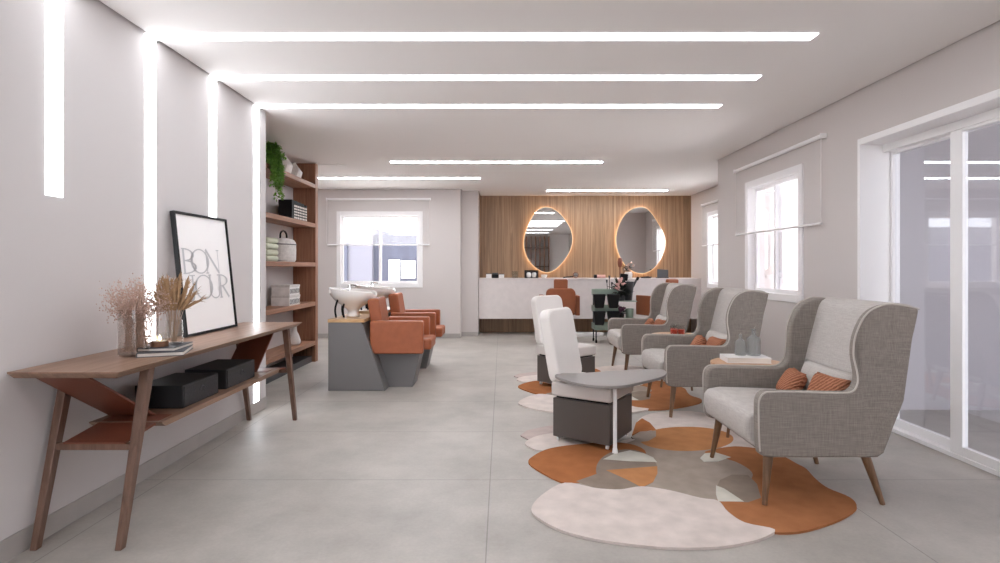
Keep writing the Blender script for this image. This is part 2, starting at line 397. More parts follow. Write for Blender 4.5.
def catmull(pts, n=8, closed=False):
    out = []; k = len(pts); P = [Vector(p) for p in pts]
    rng = range(k) if closed else range(k-1)
    for i in rng:
        p1, p2 = P[i], P[(i+1) % k]
        p0 = P[(i-1) % k] if (closed or i > 0) else p1
        p3 = P[(i+2) % k] if (closed or i+2 < k) else p2
        for j in range(n):
            t = j/n
            out.append(0.5*((2*p1) + (p2-p0)*t + (2*p0-5*p1+4*p2-p3)*t*t + (3*p1-p0-3*p2+p3)*t**3))
    if not closed: out.append(P[-1])
    return out

# ------------------------------------------------------------------ room shell
XL, XR, XR2, XS, XA = -2.161, 2.88, 3.75, -2.84, -3.9
CH = 2.70
YB, YBK, YC, YW = -2.0, 10.1, 10.35, 11.0
struct('floor', G().box(-4.2, 4.1, YB-.2, 11.3, -0.12, 0), M['floor'])
# suspended ceiling with a shadow gap along the walls
gp = 0.02
g = G()
g.box(XL+gp, XR-gp, YB, 7.4+gp, CH, CH+.06)
g.box(XS+gp, XL+gp, 5.09+gp, 7.65, CH, CH+.06)
g.box(XA+gp, XL+gp, 7.65+gp, YBK-gp, CH, CH+.06)
g.box(XL+gp, XR2-gp, 7.4+gp, YBK-gp, CH, CH+.06)
g.box(-.75+gp, XR2-gp, YBK-gp, YC-gp, CH, CH+.06)
g.box(-.44+gp, XR2-gp, YC-gp, YW-.002, CH, CH+.06)
struct('ceiling', g, M['ceiling'])
struct('ceiling_slab', G().box(-4.2, 4.1, YB-.2, 11.3, CH+.09, CH+.2), M['ceiling'])
TOP = CH + .09
struct('wall_left', G().box(XL-.2, XL, YB, 5.09, 0, TOP).box(XS, XL-.2, 4.95, 5.09, 0, TOP), M['wall'])
struct('wall_shelf', G().box(XS-.15, XS, 4.95, 7.65, 0, TOP).box(XA, XS-.15, 7.5, 7.65, 0, TOP), M['wall'])
struct('wall_alcove', G().box(XA-.2, XA, 7.5, YBK+.25, 0, TOP), M['wall'])
WB = (-2.98, -1.458, 0.935, 2.278)
g = G()
g.box(XA, WB[0], YBK, YBK+.25, 0, TOP).box(WB[1], -.75, YBK, YBK+.25, 0, TOP).box(WB[0], WB[1], YBK, YBK+.25, 0, WB[2]).box(WB[0], WB[1], YBK, YBK+.25, WB[3], TOP)
struct('wall_back', g, M['wallwarm'])
struct('wall_pier', G().box(-.75, -.44, YC, YW+.2, 0, TOP), M['wallwarm'])
struct('wall_wood', G().box(-.44, XR2, YW, YW+.2, 0, TOP), M['oakwall'])
DY0, DY1, DZ = 1.6, 4.465, 2.289
W1 = (5.32, 6.53, 0.955, 2.255)
XT = 3.16
g = G()
g.box(XR, XT, YB, DY0, 0, TOP).box(XR, XT, DY0, DY1, DZ, TOP).box(XR, XT, DY1, W1[0], 0, TOP)
g.box(XR, XT, W1[0], W1[1], 0, W1[2]).box(XR, XT, W1[0], W1[1], W1[3], TOP).box(XR, XT, W1[1], 7.4, 0, TOP)
g.box(XT, XR2+.2, 7.2, 7.4, 0, TOP)
struct('wall_right', g, M['wallwarm'])
W2 = (8.45, 10.1, 0.935, 2.26)
g = G()
g.box(XR2, XR2+.2, 7.4, W2[0], 0, TOP).box(XR2, XR2+.2, W2[1], YW+.2, 0, TOP).box(XR2, XR2+.2, W2[0], W2[1], 0, W2[2]).box(XR2, XR2+.2, W2[0], W2[1], W2[3], TOP)
struct('wall_recess', g, M['wallwarm'])
WR = (-2.0, -.2, .05, 2.6)
struct('wall_rear', G().box(-2.4, WR[0], YB-.2, YB, 0, TOP).box(WR[1], XT, YB-.2, YB, 0, TOP).box(WR[0], WR[1], YB-.2, YB, 0, WR[2]).box(WR[0], WR[1], YB-.2, YB, WR[3], TOP), M['ceiling'])
# baseboards
bh = .1
struct('baseboard_left', G().box(XL, XL+.008, YB, 5.09, 0, bh), M['base'])
struct('baseboard_back', G().box(XA, -.75, YBK-.008, YBK, 0, .08), M['base'])
struct('baseboard_pier', G().box(-.75, -.44, YC-.008, YC, 0, .08), M['base'])
struct('baseboard_right', G().box(XR-.008, XR, DY1+.02, 7.4, 0, .08), M['base'])

def window(n, axis, a0, a1, z0, z1, plane, depth_sign, side_strips=True):
    """frame filling an opening: axis 'x' = opening runs along X in a wall facing -Y, 'y' = runs along Y"""
    root = thing('window_%d' % n, None, None); tag(root, kind='structure')
    def bx(gm, u0, u1, d0, d1, w0, w1):
        lo, hi = sorted((plane + depth_sign*d0, plane + depth_sign*d1))
        if axis == 'x': gm.box(u0, u1, lo, hi, w0, w1)
        else: gm.box(lo, hi, u0, u1, w0, w1)
    t = .055
    g = G()
    bx(g, a0-.02, a0+t, -.015, .12, z0-.02, z1+.02); bx(g, a1-t, a1+.02, -.015, .12, z0-.02, z1+.02)
    bx(g, a0+t, a1-t, -.015, .12, z0-.02, z0+t); bx(g, a0+t, a1-t, -.015, .12, z1-t, z1+.02)
    g.build('window_frame', M['frame'], root, bevel=.004)
    mid = (a0+a1)/2; s = .04
    for k, (u0, u1, d) in enumerate(((a0+t, mid+s/2, .03), (mid-s/2, a1-t, .07))):
        g = G()
        bx(g, u0, u0+s, d, d+.035, z0+t, z1-t); bx(g, u1-s, u1, d, d+.035, z0+t, z1-t)
        bx(g, u0+s, u1-s, d, d+.035, z0+t, z0+t+s); bx(g, u0+s, u1-s, d, d+.035, z1-t-s, z1-t)
        sash = g.build('sash', M['frame'], root, bevel=.003)
        g = G(); bx(g, u0+s, u1-s, d+.015, d+.02, z0+t+s, z1-t-s); g.build('glass_pane', M['winglass'], sash, smooth=False)
    return root
window(1, 'x', WB[0], WB[1], WB[2], WB[3], YBK, 1)
window(2, 'y', W1[0], W1[1], W1[2], W1[3], XR, 1)
window(4, 'x', WR[0], WR[1], WR[2], WR[3], YB, -1)  # invented window behind the camera, added to let more daylight in
window(3, 'y', W2[0], W2[1], W2[2], W2[3], XR2, 1)

def blind(label, axis, a0, a1, ztop, zbot, plane, sgn):
    """sheer roller blind hanging just inside the room"""
    root = thing('roller_blind', label, 'blind', group='sheer roller blinds over the windows')
    def P(u, d, z): return (u, plane + sgn*d, z) if axis == 'x' else (plane + sgn*d, u, z)
    G().rod(P(a0, .035, ztop), P(a1, .035, ztop), .02, n=14).build('roller_tube', M['frame'], root)
    for u in (a0, a1):
        e = .012 if u == a1 else -.012
        g = G(); p, q = P(u, 0, ztop-.024), P(u+e, .058, ztop+.024)
        g.box(min(p[0],q[0]), max(p[0],q[0]), min(p[1],q[1]), max(p[1],q[1]), p[2], q[2]); g.build('bracket', M['frame'], root, bevel=.003)
    g = G(); p, q = P(a0+.02, .034, zbot), P(a1-.02, .036, ztop)
    g.box(p[0] if axis=='x' else min(p[0],q[0]), q[0] if axis=='x' else max(p[0],q[0]), min(p[1],q[1]), max(p[1],q[1]), p[2], q[2])
    g.build('blind_fabric', M['sheer'], root, smooth=False)
    G().rod(P(a0+.01, .035, zbot), P(a1-.01, .035, zbot), .011, n=12).build('bottom_rail', M['frame'], root)
    G().tube([P(a0+.004, .045, ztop-.02), P(a0+.004, .045, zbot+.02)], .002, n=6).build('pull_cord', M['frame'], root)
    return root
blind('sheer white roller blind half drawn on the far left window behind the basins', 'x', -3.17, -1.30, 2.518, 1.69, YBK, -1)
blind('sheer white roller blind half drawn on the nearer window of the right wall', 'y', 4.93, 6.76, 2.449, 1.672, XR, -1)
blind('sheer white roller blind on the far right window in the recess', 'y', 8.25, 10.3, 2.43, 1.68, XR2, -1)

# sliding glass door on the right
root = tag(thing('door_1', None, None), kind='structure')
c = .055
g = G()
g.box(XR-.02, XT+.02, DY1-.03, DY1+.005, 0, DZ+.02).box(XR-.02, XT+.02, DY0-.02, DY0+.03, 0, DZ+.02).box(XR-.02, XT+.02, DY0+.03, DY1-.03, DZ-.03, DZ+.02)
g.build('door_casing', M['frame'], root, bevel=.004)
g = G().box(XT-.12, XT+.02, DY0+.03, DY1-.03, 0, .03).box(XT-.12, XT+.02, DY0+.03, DY1-.03, DZ-.09, DZ-.03)
g.build('door_track', M['frame'], root, bevel=.003)
for (y0, y1, x0, sn, sf) in ((3.74, 4.432, 3.10, .08, .026), (2.2, 3.78, 3.05, .07, .10)):
    g = G()
    g.box(x0, x0+.04, y0, y0+sn, .03, 2.22).box(x0, x0+.04, y1-sf, y1, .03, 2.22).box(x0, x0+.04, y0+sn, y1-sf, .03, .09).box(x0, x0+.04, y0+sn, y1-sf, 2.18, 2.22)
    lf = g.build('door_panel', M['frame'], root, bevel=.003)
    G().box(x0+.017, x0+.023, y0+sn, y1-sf, .09, 2.18).build('glass_pane', M['doorglass'], lf, smooth=False)

# ------------------------------------------------------------------ outside
struct('ground_outside', G().box(-14, 14, -6, 26, -.5, -.13), M['extfloor'])  # pale ground invented to bounce sunlight up into the room
struct('terrace_floor', G().box(XT+.02, 5.6, -1.5, 5.2, -.12, -.005), M['extfloor'])
g = G().box(5.4, 5.6, -1.5, 5.2, -.005, 2.6).box(XT+.02, 5.4, 5.0, 5.2, -.005, 2.6)
struct('wall_terrace', g, M['terrace'])
struct('added_terrace_roof', G().box(XT+.02, 5.6, 1.8, 5.2, 2.6, 2.75), M['terrace'])  # roof invented with the terrace, shades the wall behind the door glass
struct('wall_garden', G().box(7.4, 7.6, 5.4, 26, -.13, 2.2), plain('garden wall render', srgb(138, 136, 144), 0.9))
nb = thing('neighbouring_house', 'pale house with a slate wing seen through the far left window', 'building', (0, 15, -.13))
G().box(-9, -3.5, 0, 3, 0, 2.5).build('pale_wall', M['extwall'], nb)
G().box(-3.5, 1.5, .2, 3, 0, 2.3).build('slate_wing', M['extdark'], nb)
for x0, x1, z0, z1 in ((-3.02, -2.84, 1.12, 1.56), (-2.68, -2.42, 1.18, 1.54)):
    w = G().box(x0-.06, x1+.06, .14, .2, z0-.06, z1+.06).build('house_window', M['frame'], nb)
    G().box(x0, x1, .12, .14, z0, z1).build('window_pane', emit('lit window', (1, .98, .95, 1), 1.6), w)
w = G().box(-4.5, -4.15, -.06, 0, .9, 2.0).build('house_shutter', M['extdark'], nb)

# ------------------------------------------------------------------ LED lines
def led_line(label, yc, x0, x1, wall_bottom=None, w=.10, mat='strip'):
    root = thing('led_strip', label, 'strip light', ((x0+x1)/2, yc, CH), group='recessed LED light lines')
    lx0, lx1 = x0-(x0+x1)/2, x1-(x0+x1)/2
    G().box(lx0-.004, lx1+.001, -w/2-.006, w/2+.006, -.002, .02).build('profile', M['frame'], root)
    G().box(lx0, lx1, -w/2, w/2, -.006, -.002).build('diffuser', M[mat], root)
    if wall_bottom is not None:
        wx = XL-(x0+x1)/2
        G().box(wx-.02, wx+.002, -w/2-.006, w/2+.006, wall_bottom-CH-.006, -.002).build('wall_profile', M['frame'], root)
        G().box(wx+.002, wx+.006, -w/2, w/2, wall_bottom-CH, -.006).build('wall_diffuser', M['strip'], root)
    return root
led_line('white light line dropping short down the left wall nearest the camera', 2.68, XL+.004, 1.918, 1.626)
led_line('longest bright light line crossing ceiling and running down behind the vases', 3.412, XL+.004, 1.918, .78)
led_line('bright light line down the wall behind the framed poster and across the ceiling', 4.15, XL+.004, 1.918, .95)
led_line('bright light line by the shelf corner running from ceiling to floor', 4.885, XL+.004, 1.918, .0)
led_line('short ceiling light line in the middle of the room', 7.48, -1.49, 1.35, mat='stripback')
led_line('ceiling light line over the hair washing chairs', 8.82, -2.90, -.345, mat='stripback')
led_line('ceiling light line nearest the wood wall and mirrors', 10.25, .836, 3.05, mat='stripback')
led_line('added unseen ceiling light line above the camera', 1.0, XL+.004, 1.918)  # extra lamp out of view, added to brighten the room
led_line('added unseen ceiling light line behind the camera', -.8, XL+.004, 1.918)  # second extra lamp out of view, also added for brightness

# ------------------------------------------------------------------ console table
TZ = .825
con = thing('console_table', 'long walnut console table with splayed legs along the left wall', 'table', (-1.93, 3.53, 0))
ox, oy = -1.93, 3.53
# top: underside narrower than upper face (bevelled edge)
g = G()
X0, X1, Y0, Y1 = -2.15-ox, -1.663-ox, 2.414-oy, 4.627-oy
up = [(X0,Y0),(X1,Y0),(X1,Y1),(X0,Y1)]; i = .03
dn = [(X0+.004,Y0+i),(X1-i,Y0+i),(X1-i,Y1-i),(X0+.004,Y1-i)]
rings = []
for pts, z in ((up, TZ), (up, TZ-.006), (dn, TZ-.032)):
    rings.append([g.bm.verts.new((x, y, z)) for x, y in pts])
g.bm.faces.new(rings[0]); g.bm.faces.new(rings[2][::-1])
for A, B in zip(rings, rings[1:]):
    for k in range(4): g.bm.faces.new((A[k], B[k], B[(k+1)%4], A[(k+1)%4]))
g.build('tabletop', M['table'], con, smooth=False)
for xb, yb, yt in ((-1.733, 2.524, 2.72), (-2.118, 2.524, 2.72), (-1.733, 4.66, 4.46), (-2.118, 4.66, 4.46)):
    g = G(); a, b = .025, .017
    A = [g.bm.verts.new((xb-ox+sx*b*.9, yb-oy+sy*b, 0)) for sx, sy in ((-1,-1),(1,-1),(1,1),(-1,1))]
    B = [g.bm.verts.new((xb-ox+sx*a*.9, yt-oy+sy*a, TZ-.032)) for sx, sy in ((-1,-1),(1,-1),(1,1),(-1,1))]
    g.bm.faces.new(A[::-1]); g.bm.faces.new(B)
    for k in range(4): g.bm.faces.new((A[k], A[(k+1)%4], B[(k+1)%4], B[k]))
    g.build('leg', M['tableleg'], con, bevel=.004)
for yr in (2.63, 4.552):
    G().box(-2.105-ox, -1.733-ox, yr-oy-.016, yr-oy+.016, .420, .450).build('cross_rail', M['tableleg'], con, bevel=.003)
SZ = .49
g = G()
prof = [(2.84, SZ-.006), (2.87, SZ-.028), (4.31, SZ-.028), (4.34, SZ-.006), (4.34, SZ), (2.84, SZ)]
g.prism([(y-oy, z) for y, z in prof], 'x', -2.11-ox, -1.735-ox)
g.build('shelf_board', M['table'], con, smooth=False)
for s, e0, e1, er in ((1, 2.47, 2.97, 2.61), (-1, 4.57, 4.20, 4.56)):
    t = .006 * s
    g = G().prism([(e0-oy, TZ-.03), (e0-oy+.02*s, TZ-.03), (e1-oy+.012*s, SZ+.001), (e1-oy-.012*s, SZ+.001)], 'x', -2.09-ox, -1.85-ox)
    g.build('upper_sling', M['leather'], con, bevel=.003)
    g = G().prism([(er-oy, .450), (er-oy, .458), (e1-oy-.08*s, SZ+.004), (e1-oy+.01*s, SZ+.004), (e1-oy+.01*s, SZ)] if s > 0 else
                  [(er-oy, .450), (er-oy, .458), (e1-oy+.08, SZ+.004), (e1-oy-.01, SZ+.004), (e1-oy-.01, SZ)], 'x', -2.06-ox, -1.77-ox)
    g.build('lower_sling', M['leather'], con, smooth=False)

# black boxes on the shelf of the console
def lidded_box(label, y0, y1):
    root = thing('storage_box', label, 'box', (-1.945, (y0+y1)/2, SZ), group='black boxes under the console')
    h = (y1-y0)/2
    G().box(-.11, .16, -h, h, 0, .128).build('box_body', [M['blackboxtop']], root, bevel=.004)
    G().box(.16, .164, -h+.012, h-.012, .008, .12).build('front_panel', M['blackbox'], root)
    pts = [(.168, -.03+.06*k/8, .062+.028*math.sin(PI*k/8)) for k in range(9)]
    G().tube(pts, .003, n=6).build('pull_loop', M['darkgrey'], root)
    return root
lidded_box('black textured box on the console shelf, nearer the camera', 3.11, 3.50)
lidded_box('black textured box on the console shelf, farther from the camera', 3.60, 4.015)

# ------------------------------------------------------------------ poster
#PB = [Vector((-2.02, 3.54, TZ+.001)), Vector((-2.02, 4.24, TZ+.001))]
lean = math.atan2(.085, .82)
post = thing('framed_poster', 'black framed white poster reading BON JOUR leaning on the left wall', 'picture', (-2.03, 3.585, TZ+.004))
post.rotation_euler = (0, -lean, PI/2)
# local: x -> world +Y (width), y -> world -X, z up ; tilt handled by matrix
post.rotation_euler = (Matrix.Rotation(-lean, 4, 'Y') @ Matrix.Rotation(PI/2, 4, 'Z')).to_euler()
PW, PH = .69, .825
fr = .016
g = G()
g.box(0, fr, -.0, .03, 0, PH).box(PW-fr, PW, 0, .03, 0, PH).box(fr, PW-fr, 0, .03, 0, fr).box(fr, PW-fr, 0, .03, PH-fr, PH)
g.build('poster_frame', M['black'], post, bevel=.002)
G().box(fr, PW-fr, .012, .024, fr, PH-fr).build('poster_print', M['paper'], post)
# high-contrast narrow lettering built from strokes
g = G()
def stroke(pts, w, closed=False):
    pts = [Vector((p[0], p[1])) for p in pts]
    for a, b in zip(pts, pts[1:] + ([pts[0]] if closed else [])):
        ww = (w(a, b) if callable(w) else w)*1.15 + .003
        d = (b-a); n = Vector((-d.y, d.x)).normalized() * ww/2; e = d.normalized()*ww*.2
        q = [a-e+n, b+e+n, b+e-n, a-e-n]
        f = g.bm.faces.new([g.bm.verts.new((p.x, .0105, p.y)) for p in q])
def ell(cx, cz, rx, rz, a0=0, a1=2*PI, n=36): return [(cx+rx*math.cos(a0+(a1-a0)*k/n), cz+rz*math.sin(a0+(a1-a0)*k/n)) for k in range(n+1)]
def vw(a, b):
    d = (b-a).normalized(); return .005 + .016*abs(d.y)**3
def letter(ch, x, z, w, h):
    if ch == 'B':
        stroke([(x+.01, z), (x+.01, z+h)], .016)
        stroke(ell(x+.012, z+h*.76, w*.78, h*.24, -PI/2, PI/2, 18), vw); stroke(ell(x+.012, z+h*.26, w*.95, h*.26, -PI/2, PI/2, 18), vw)
        stroke([(x-.008, z), (x+.03, z)], .004); stroke([(x-.008, z+h), (x+.03, z+h)], .004)
    elif ch in 'O': stroke(ell(x+w/2, z+h/2, w/2, h/2), vw)
    elif ch == 'N':
        stroke([(x+.01, z), (x+.01, z+h)], .005); stroke([(x+.01, z+h), (x+w-.01, z)], .015); stroke([(x+w-.01, z), (x+w-.01, z+h)], .005)
        for xx, zz in ((x+.01, z), (x+w-.01, z+h)): stroke([(xx-.018, zz), (xx+.018, zz)], .004)
    elif ch == 'J':
        stroke([(x+w*.7, z+h), (x+w*.7, z+h*.12)] + ell(x+w*.35, z+h*.12, w*.35, h*.12, 0, -PI, 10)[1:], .013); stroke([(x+w*.4, z+h), (x+w, z+h)], .004)
    elif ch == 'U':
        stroke([(x+.01, z+h), (x+.01, z+h*.25)], .016); stroke(ell(x+w/2, z+h*.25, w/2-.01, h*.25, PI, 2*PI, 16), .006); stroke([(x+w-.01, z+h*.25), (x+w-.01, z+h)], .005)
        stroke([(x-.008, z+h), (x+.03, z+h)], .004); stroke([(x+w-.028, z+h), (x+w+.01, z+h)], .004)
    elif ch == 'R':
        stroke([(x+.01, z), (x+.01, z+h)], .016); stroke(ell(x+.012, z+h*.75, w*.8, h*.25, -PI/2, PI/2, 18), vw); stroke([(x+w*.35, z+h*.5), (x+w, z)], .015)
        stroke([(x-.008, z), (x+.03, z)], .004); stroke([(x-.008, z+h), (x+.03, z+h)], .004)
h = .165
for ch, x, w in (('B', .085, .14), ('O', .185, .21), ('N', .365, .18)): letter(ch, x-.022, .415, w, h)
for ch, x, w in (('J', .105, .10), ('O', .205, .21), ('U', .385, .14), ('R', .525, .12)): letter(ch, x-.022, .235, w, h)
g.build('poster_lettering', M['ink'], post, smooth=False)

# ------------------------------------------------------------------ vases, flowers, books, candle on the console
v1 = Vector((-1.896, 2.90, TZ))
r, hh = .092, .238
g = G().lathe([(0, .0), (r*.93, 0), (r, .01), (r, hh), (r-.004, hh), (r-.004, .012), (0, .010)], (0,0,0), 36)
vv = thing('glass_vase', 'wide smoked glass cylinder vase holding pinkish dried sprays', 'vase', v1)
g.build('vase_glass', M['smokeglass'], vv)
fl1 = thing('dried_bouquet', 'airy pinkish dried flower spray in the wide smoked vase', 'dried flowers', v1 + Vector((0, 0, .02)))
gs, gb = G(), G()
for k in range(95):
    a = random.uniform(0, 2*PI); rr = math.sqrt(random.random())
    top = Vector((math.cos(a)*rr*.15, math.sin(a)*rr*.15, random.uniform(.25, .40) - rr*.05))
    ang = Vector((math.cos(a)*rr*.07, math.sin(a)*rr*.07, .19))
    bot = Vector((math.cos(a+.8)*rr*.06, math.sin(a+.8)*rr*.06, .0))
    pts = [bot, ang*.6+bot*.4, ang, ang*.4+top*.6, top]
    gs.tube(pts, .0008, n=4)
    for q in range(34):
        t = random.random()**.7
        p = ang*(1-t)+top*t + Vector((random.gauss(0, .021), random.gauss(0, .021), random.gauss(0, .022)))
        gb.ball(p, random.uniform(.002, .0042), 1)
    for q in range(7):
        t = random.random()
        p = bot*(1-t)+ang*t + Vector((random.gauss(0, .008), random.gauss(0, .008), 0))
        if p.xy.length < .08: gb.ball(p, random.uniform(.002, .004), 1)
gs.build('stems', M['drystem'], fl1, smooth=False); gb.build('blossoms', M['dryflower'], fl1)

# two flat books stacked
bk = thing('book', 'lower grey coffee table book beside the smoked vase on the console', 'book', (-1.79, 2.965, TZ), math.radians(20))
G().box(-.105, .105, -.14, .14, 0, .003).box(-.105, .105, -.14, .14, .019, .022).box(-.105, -.102, -.14, .14, .003, .019).build('cover', M['bookgrey'], bk)
G().box(-.101, .102, -.136, .136, .003, .019).build('pages', M['pages'], bk)
bk2 = thing('book', 'upper slate book under the candle glass on the console', 'book', (-1.80, 2.98, TZ+.022), math.radians(8))
G().box(-.09, .09, -.12, .12, 0, .003).box(-.09, .09, -.12, .12, .015, .018).box(-.09, -.087, -.12, .12, .003, .015).build('cover', M['bookgrey'], bk2)
G().box(-.086, .087, -.116, .116, .003, .015).build('pages', M['pages'], bk2)
cz = TZ+.04
cn = thing('candle_holder', 'small glass candle holder with bark band standing on the books', 'candle', (-1.80, 2.925, cz))
G().lathe([(0,0),(.038,0),(.04,.004),(.04,.028),(.037,.028),(.037,.006),(0,.006)], n=24).build('bark_band', M['wicker'], cn)
G().lathe([(.0365,.007),(.0365,.07),(.034,.07),(.034,.008),(0,.008)], n=24).build('glass_cup', M['clearglass'], cn)
G().lathe([(0,.009),(.03,.009),(.03,.03),(0,.03)], n=20).build('wax', M['pages'], cn)
G().lathe([(0,.03),(.006,.036),(.007,.042),(0,.06)], n=10).build('flame', M['flame'], cn)
v2p = Vector((-1.79, 3.035, TZ+.04))
v2 = thing('glass_vase', 'small clear glass vase on the books holding straw plumes', 'vase', v2p)
G().lathe([(0,0),(.04,0),(.043,.006),(.045,.06),(.040,.13),(.037,.13),(.042,.06),(.04,.008),(0,.008)], n=28).build('vase_glass', M['clearglass'], v2)
p2 = thing('dried_bouquet', 'straw coloured dried grass plumes in the small clear vase', 'dried flowers', v2p + Vector((0,0,.012)))
gs, gb = G(), G()
for k in range(34):
    a = 2*PI*k/34 + random.uniform(-.2,.2); rr = random.uniform(.2, 1)
    d = Vector((math.cos(a)*rr, math.sin(a)*rr, 0))
    pts = [d*.012, d*.03+Vector((0,0,.10)), d*.05+Vector((0,0,.17)), d*.10+Vector((0,0,.26-.06*rr)), d*.155+Vector((0,0,.36-.15*rr*rr))]
    gs.tube(pts[:4], .0013, n=4)
    sp = catmull(pts[2:], 8)
    gb.tube(sp, lambda t: .002+.0065*math.sin(PI*min(1,t*.95+.03)), n=6)
    for q in range(20):
        t = random.random(); p = sp[int(t*(len(sp)-1))]
        dd = (sp[-1]-sp[0]).normalized() + Vector((random.gauss(0,.35), random.gauss(0,.35), random.gauss(0,.3)))
        gb.leaf(p, dd, (0.1,0.2,1), random.uniform(.028, .05), .006)
gs.build('stems', M['drystem'], p2, smooth=False); gb.build('plumes', M['pampas'], p2, smooth=False)

# ------------------------------------------------------------------ bookcase
YS0, YS1, XF = 5.2, 7.65, -2.53
bc = thing('bookcase', 'tall reddish brown wooden bookcase in the niche beyond the left wall', 'bookcase', (-2.685, 6.4, 0))
bx_, by_ = -2.685, 6.4
G().box(XS+.005-bx_, XF-bx_, YS1-.1-by_, YS1-by_, 0, CH-.004).build('side_panel', M['shelfv'], bc, bevel=.003)
G().box(XS+.005-bx_, XF-bx_, YS0-by_, YS0+.06-by_, 0, CH-.004).build('side_panel', M['shelfv'], bc, bevel=.003)
SH = [.286, .817, 1.348, 1.877, 2.41]
for z in SH:
    G().box(XS+.005-bx_, XF-.002-bx_, YS0+.06-by_, YS1-.1-by_, z-.055, z).build('shelf', M['shelf'], bc, bevel=.003)
G().box(XS+.03-bx_, XF-.05-bx_, YS0+.06-by_, YS1-.1-by_, 0, .08).build('plinth', M['darkgrey'], bc)

# hanging plant on top shelf
pl = thing('trailing_plant', 'green trailing plant spilling from the top bookcase shelf', 'plant', (-2.66, 6.10, SH[4]))
G().lathe([(0,0),(.06,0),(.08,.01),(.09,.12),(.082,.12),(.075,.02),(0,.02)], n=24).build('pot', M['ceramic'], pl)
gf = G()
for k in range(70):
    a = random.uniform(-1.7, 1.7); L = random.choice([.05, .12, .22, .34, .45, .55])*random.uniform(.7, 1)
    ou = random.uniform(.07, .19)
    st = Vector((0, 0, .12)); ed = Vector((math.cos(a)*ou*.9+.02, math.sin(a)*ou*.75, .17+random.uniform(-.05,.06)))
    pts = catmull([st, (st+ed)/2+Vector((0,0,.06)), ed] + [ed + Vector((.02*math.cos(a)*j+random.gauss(0,.008), random.gauss(0,.012), -L*j/4)) for j in range(1,5)], 5)
    # leaves hang clear of the shelf edge once below it
    for p in pts:
        if p.z < .0 and p.x < .16: p.x = .16 + random.uniform(0, .05)
        if p.z > .24: p.z = .24
    gf.tube(pts, .0015, n=4)
    for p in pts[4:]:
        for q in range(2):
            d = Vector((random.gauss(.3,.5), random.gauss(0,.7), random.gauss(-.35,.4)))
            gf.leaf(p, d, (random.gauss(0,.3), random.gauss(0,.3), 1), random.uniform(.03,.05), random.uniform(.02,.032))
gf.build('foliage', M['leaf'], pl, smooth=False)

# white knot sculptures beside the plant
def faceted(label, x, y, s, rz):
    o = thing('faceted_ornament', label, 'ornament', (x, y, SH[4]), rz, group='marble ornaments on the top shelf')
    g = G()
    pts = [(.5,.0,0),(.15,.45,0),(-.45,.3,0),(-.4,-.35,0),(.2,-.45,0),(.62,.1,.55),(.1,.6,.6),(-.6,.2,.5),(-.35,-.55,.6),(.35,-.5,.5),(.2,.1,1.15),(-.15,-.1,1.3)]
    for p in pts: g.bm.verts.new(Vector(p)*s)
    bmesh.ops.convex_hull(g.bm, input=g.bm.verts)
    g.build('stone', M['marble'], o, smooth=False)
faceted('taller pale marble ornament next to the trailing plant', -2.66, 6.72, .205, .3)
faceted('shorter pale marble ornament at the front of the top shelf', -2.63, 7.05, .16, 1.4)

# books on the 4th shelf
ys = 6.79
names = ['all black book at the left end of the bookcase row of striped books'] + ['%s black and white striped book from the left in the bookcase row' % q for q in ('first','second','third','fourth','fifth','sixth')] + ['shorter striped book second from the right in the bookcase row', 'last striped book at the right end of the bookcase row']
for k, (w, hgt, dark) in enumerate(((.07,.235,1),(.06,.23,0),(.055,.235,0),(.06,.225,0),(.055,.23,0),(.05,.22,0),(.055,.225,0),(.05,.20,0),(.05,.215,0))):
    o = thing('book', names[k], 'book', (-2.64, ys + w/2, SH[3]), group='black and white books on the bookcase')
    G().box(-.09, .075, -w/2+.001, -w/2+.004, 0, hgt).box(-.09, .075, w/2-.004, w/2-.001, 0, hgt).box(.072, .075, -w/2+.004, w/2-.004, 0, hgt).build('cover', M['black'], o)
    G().box(-.086, .071, -w/2+.004, w/2-.004, .003, hgt-.004).build('pages', M['pages'], o)
    if not dark:
        g = G()
        for z0, z1 in ((.012,.034),(.050,.070),(.085,.105),(.120,.140),(.155,.178)): g.box(.075, .0765, -w/2+.006, w/2-.006, z0, z1)
        g.build('spine_print', M['pages'], o)
    ys += w + .003

# towels: four folded rolls stacked
for k, nm in enumerate(('bottom pale green folded towel of the stack in the bookcase','second pale green folded towel from the bottom in the bookcase','third pale green folded towel from the bottom in the bookcase','topmost pale green folded towel of the stack in the bookcase')):
    o = thing('folded_towel', nm, 'towel', (-2.66, 6.21, SH[2] + k*.0675), group='folded towels in the bookcase')
    G().box(-.11, .11, -.16, .16, .001, .0665).build('towel_body', M['towel'], o, bevel=.03, seg=5)
# fabric toiletry bag with handle
o = thing('round_bag', 'pale grey fabric vanity case with dark handle on the bookcase', 'bag', (-2.67, 6.80, SH[2]))
o.scale = (1.15, 1.45, 1.25)
G().lathe([(0,0),(.115,0),(.13,.02),(.132,.12),(.128,.19),(.11,.215),(.06,.232),(0,.236)], n=32, sx=.9, sy=1.1).build('bag_body', M['basket'], o)
G().tube([(.12*math.cos(2*PI*k/40)*.985, .146*math.sin(2*PI*k/40)*.985, .17) for k in range(40)], .005, n=6, closed=True).build('zip', M['darkgrey'], o)
G().tube(catmull([(0,-.07,.228),(0,-.06,.28),(0,0,.305),(0,.06,.28),(0,.07,.228)], 6), .009, n=8).build('handle', M['black'], o)
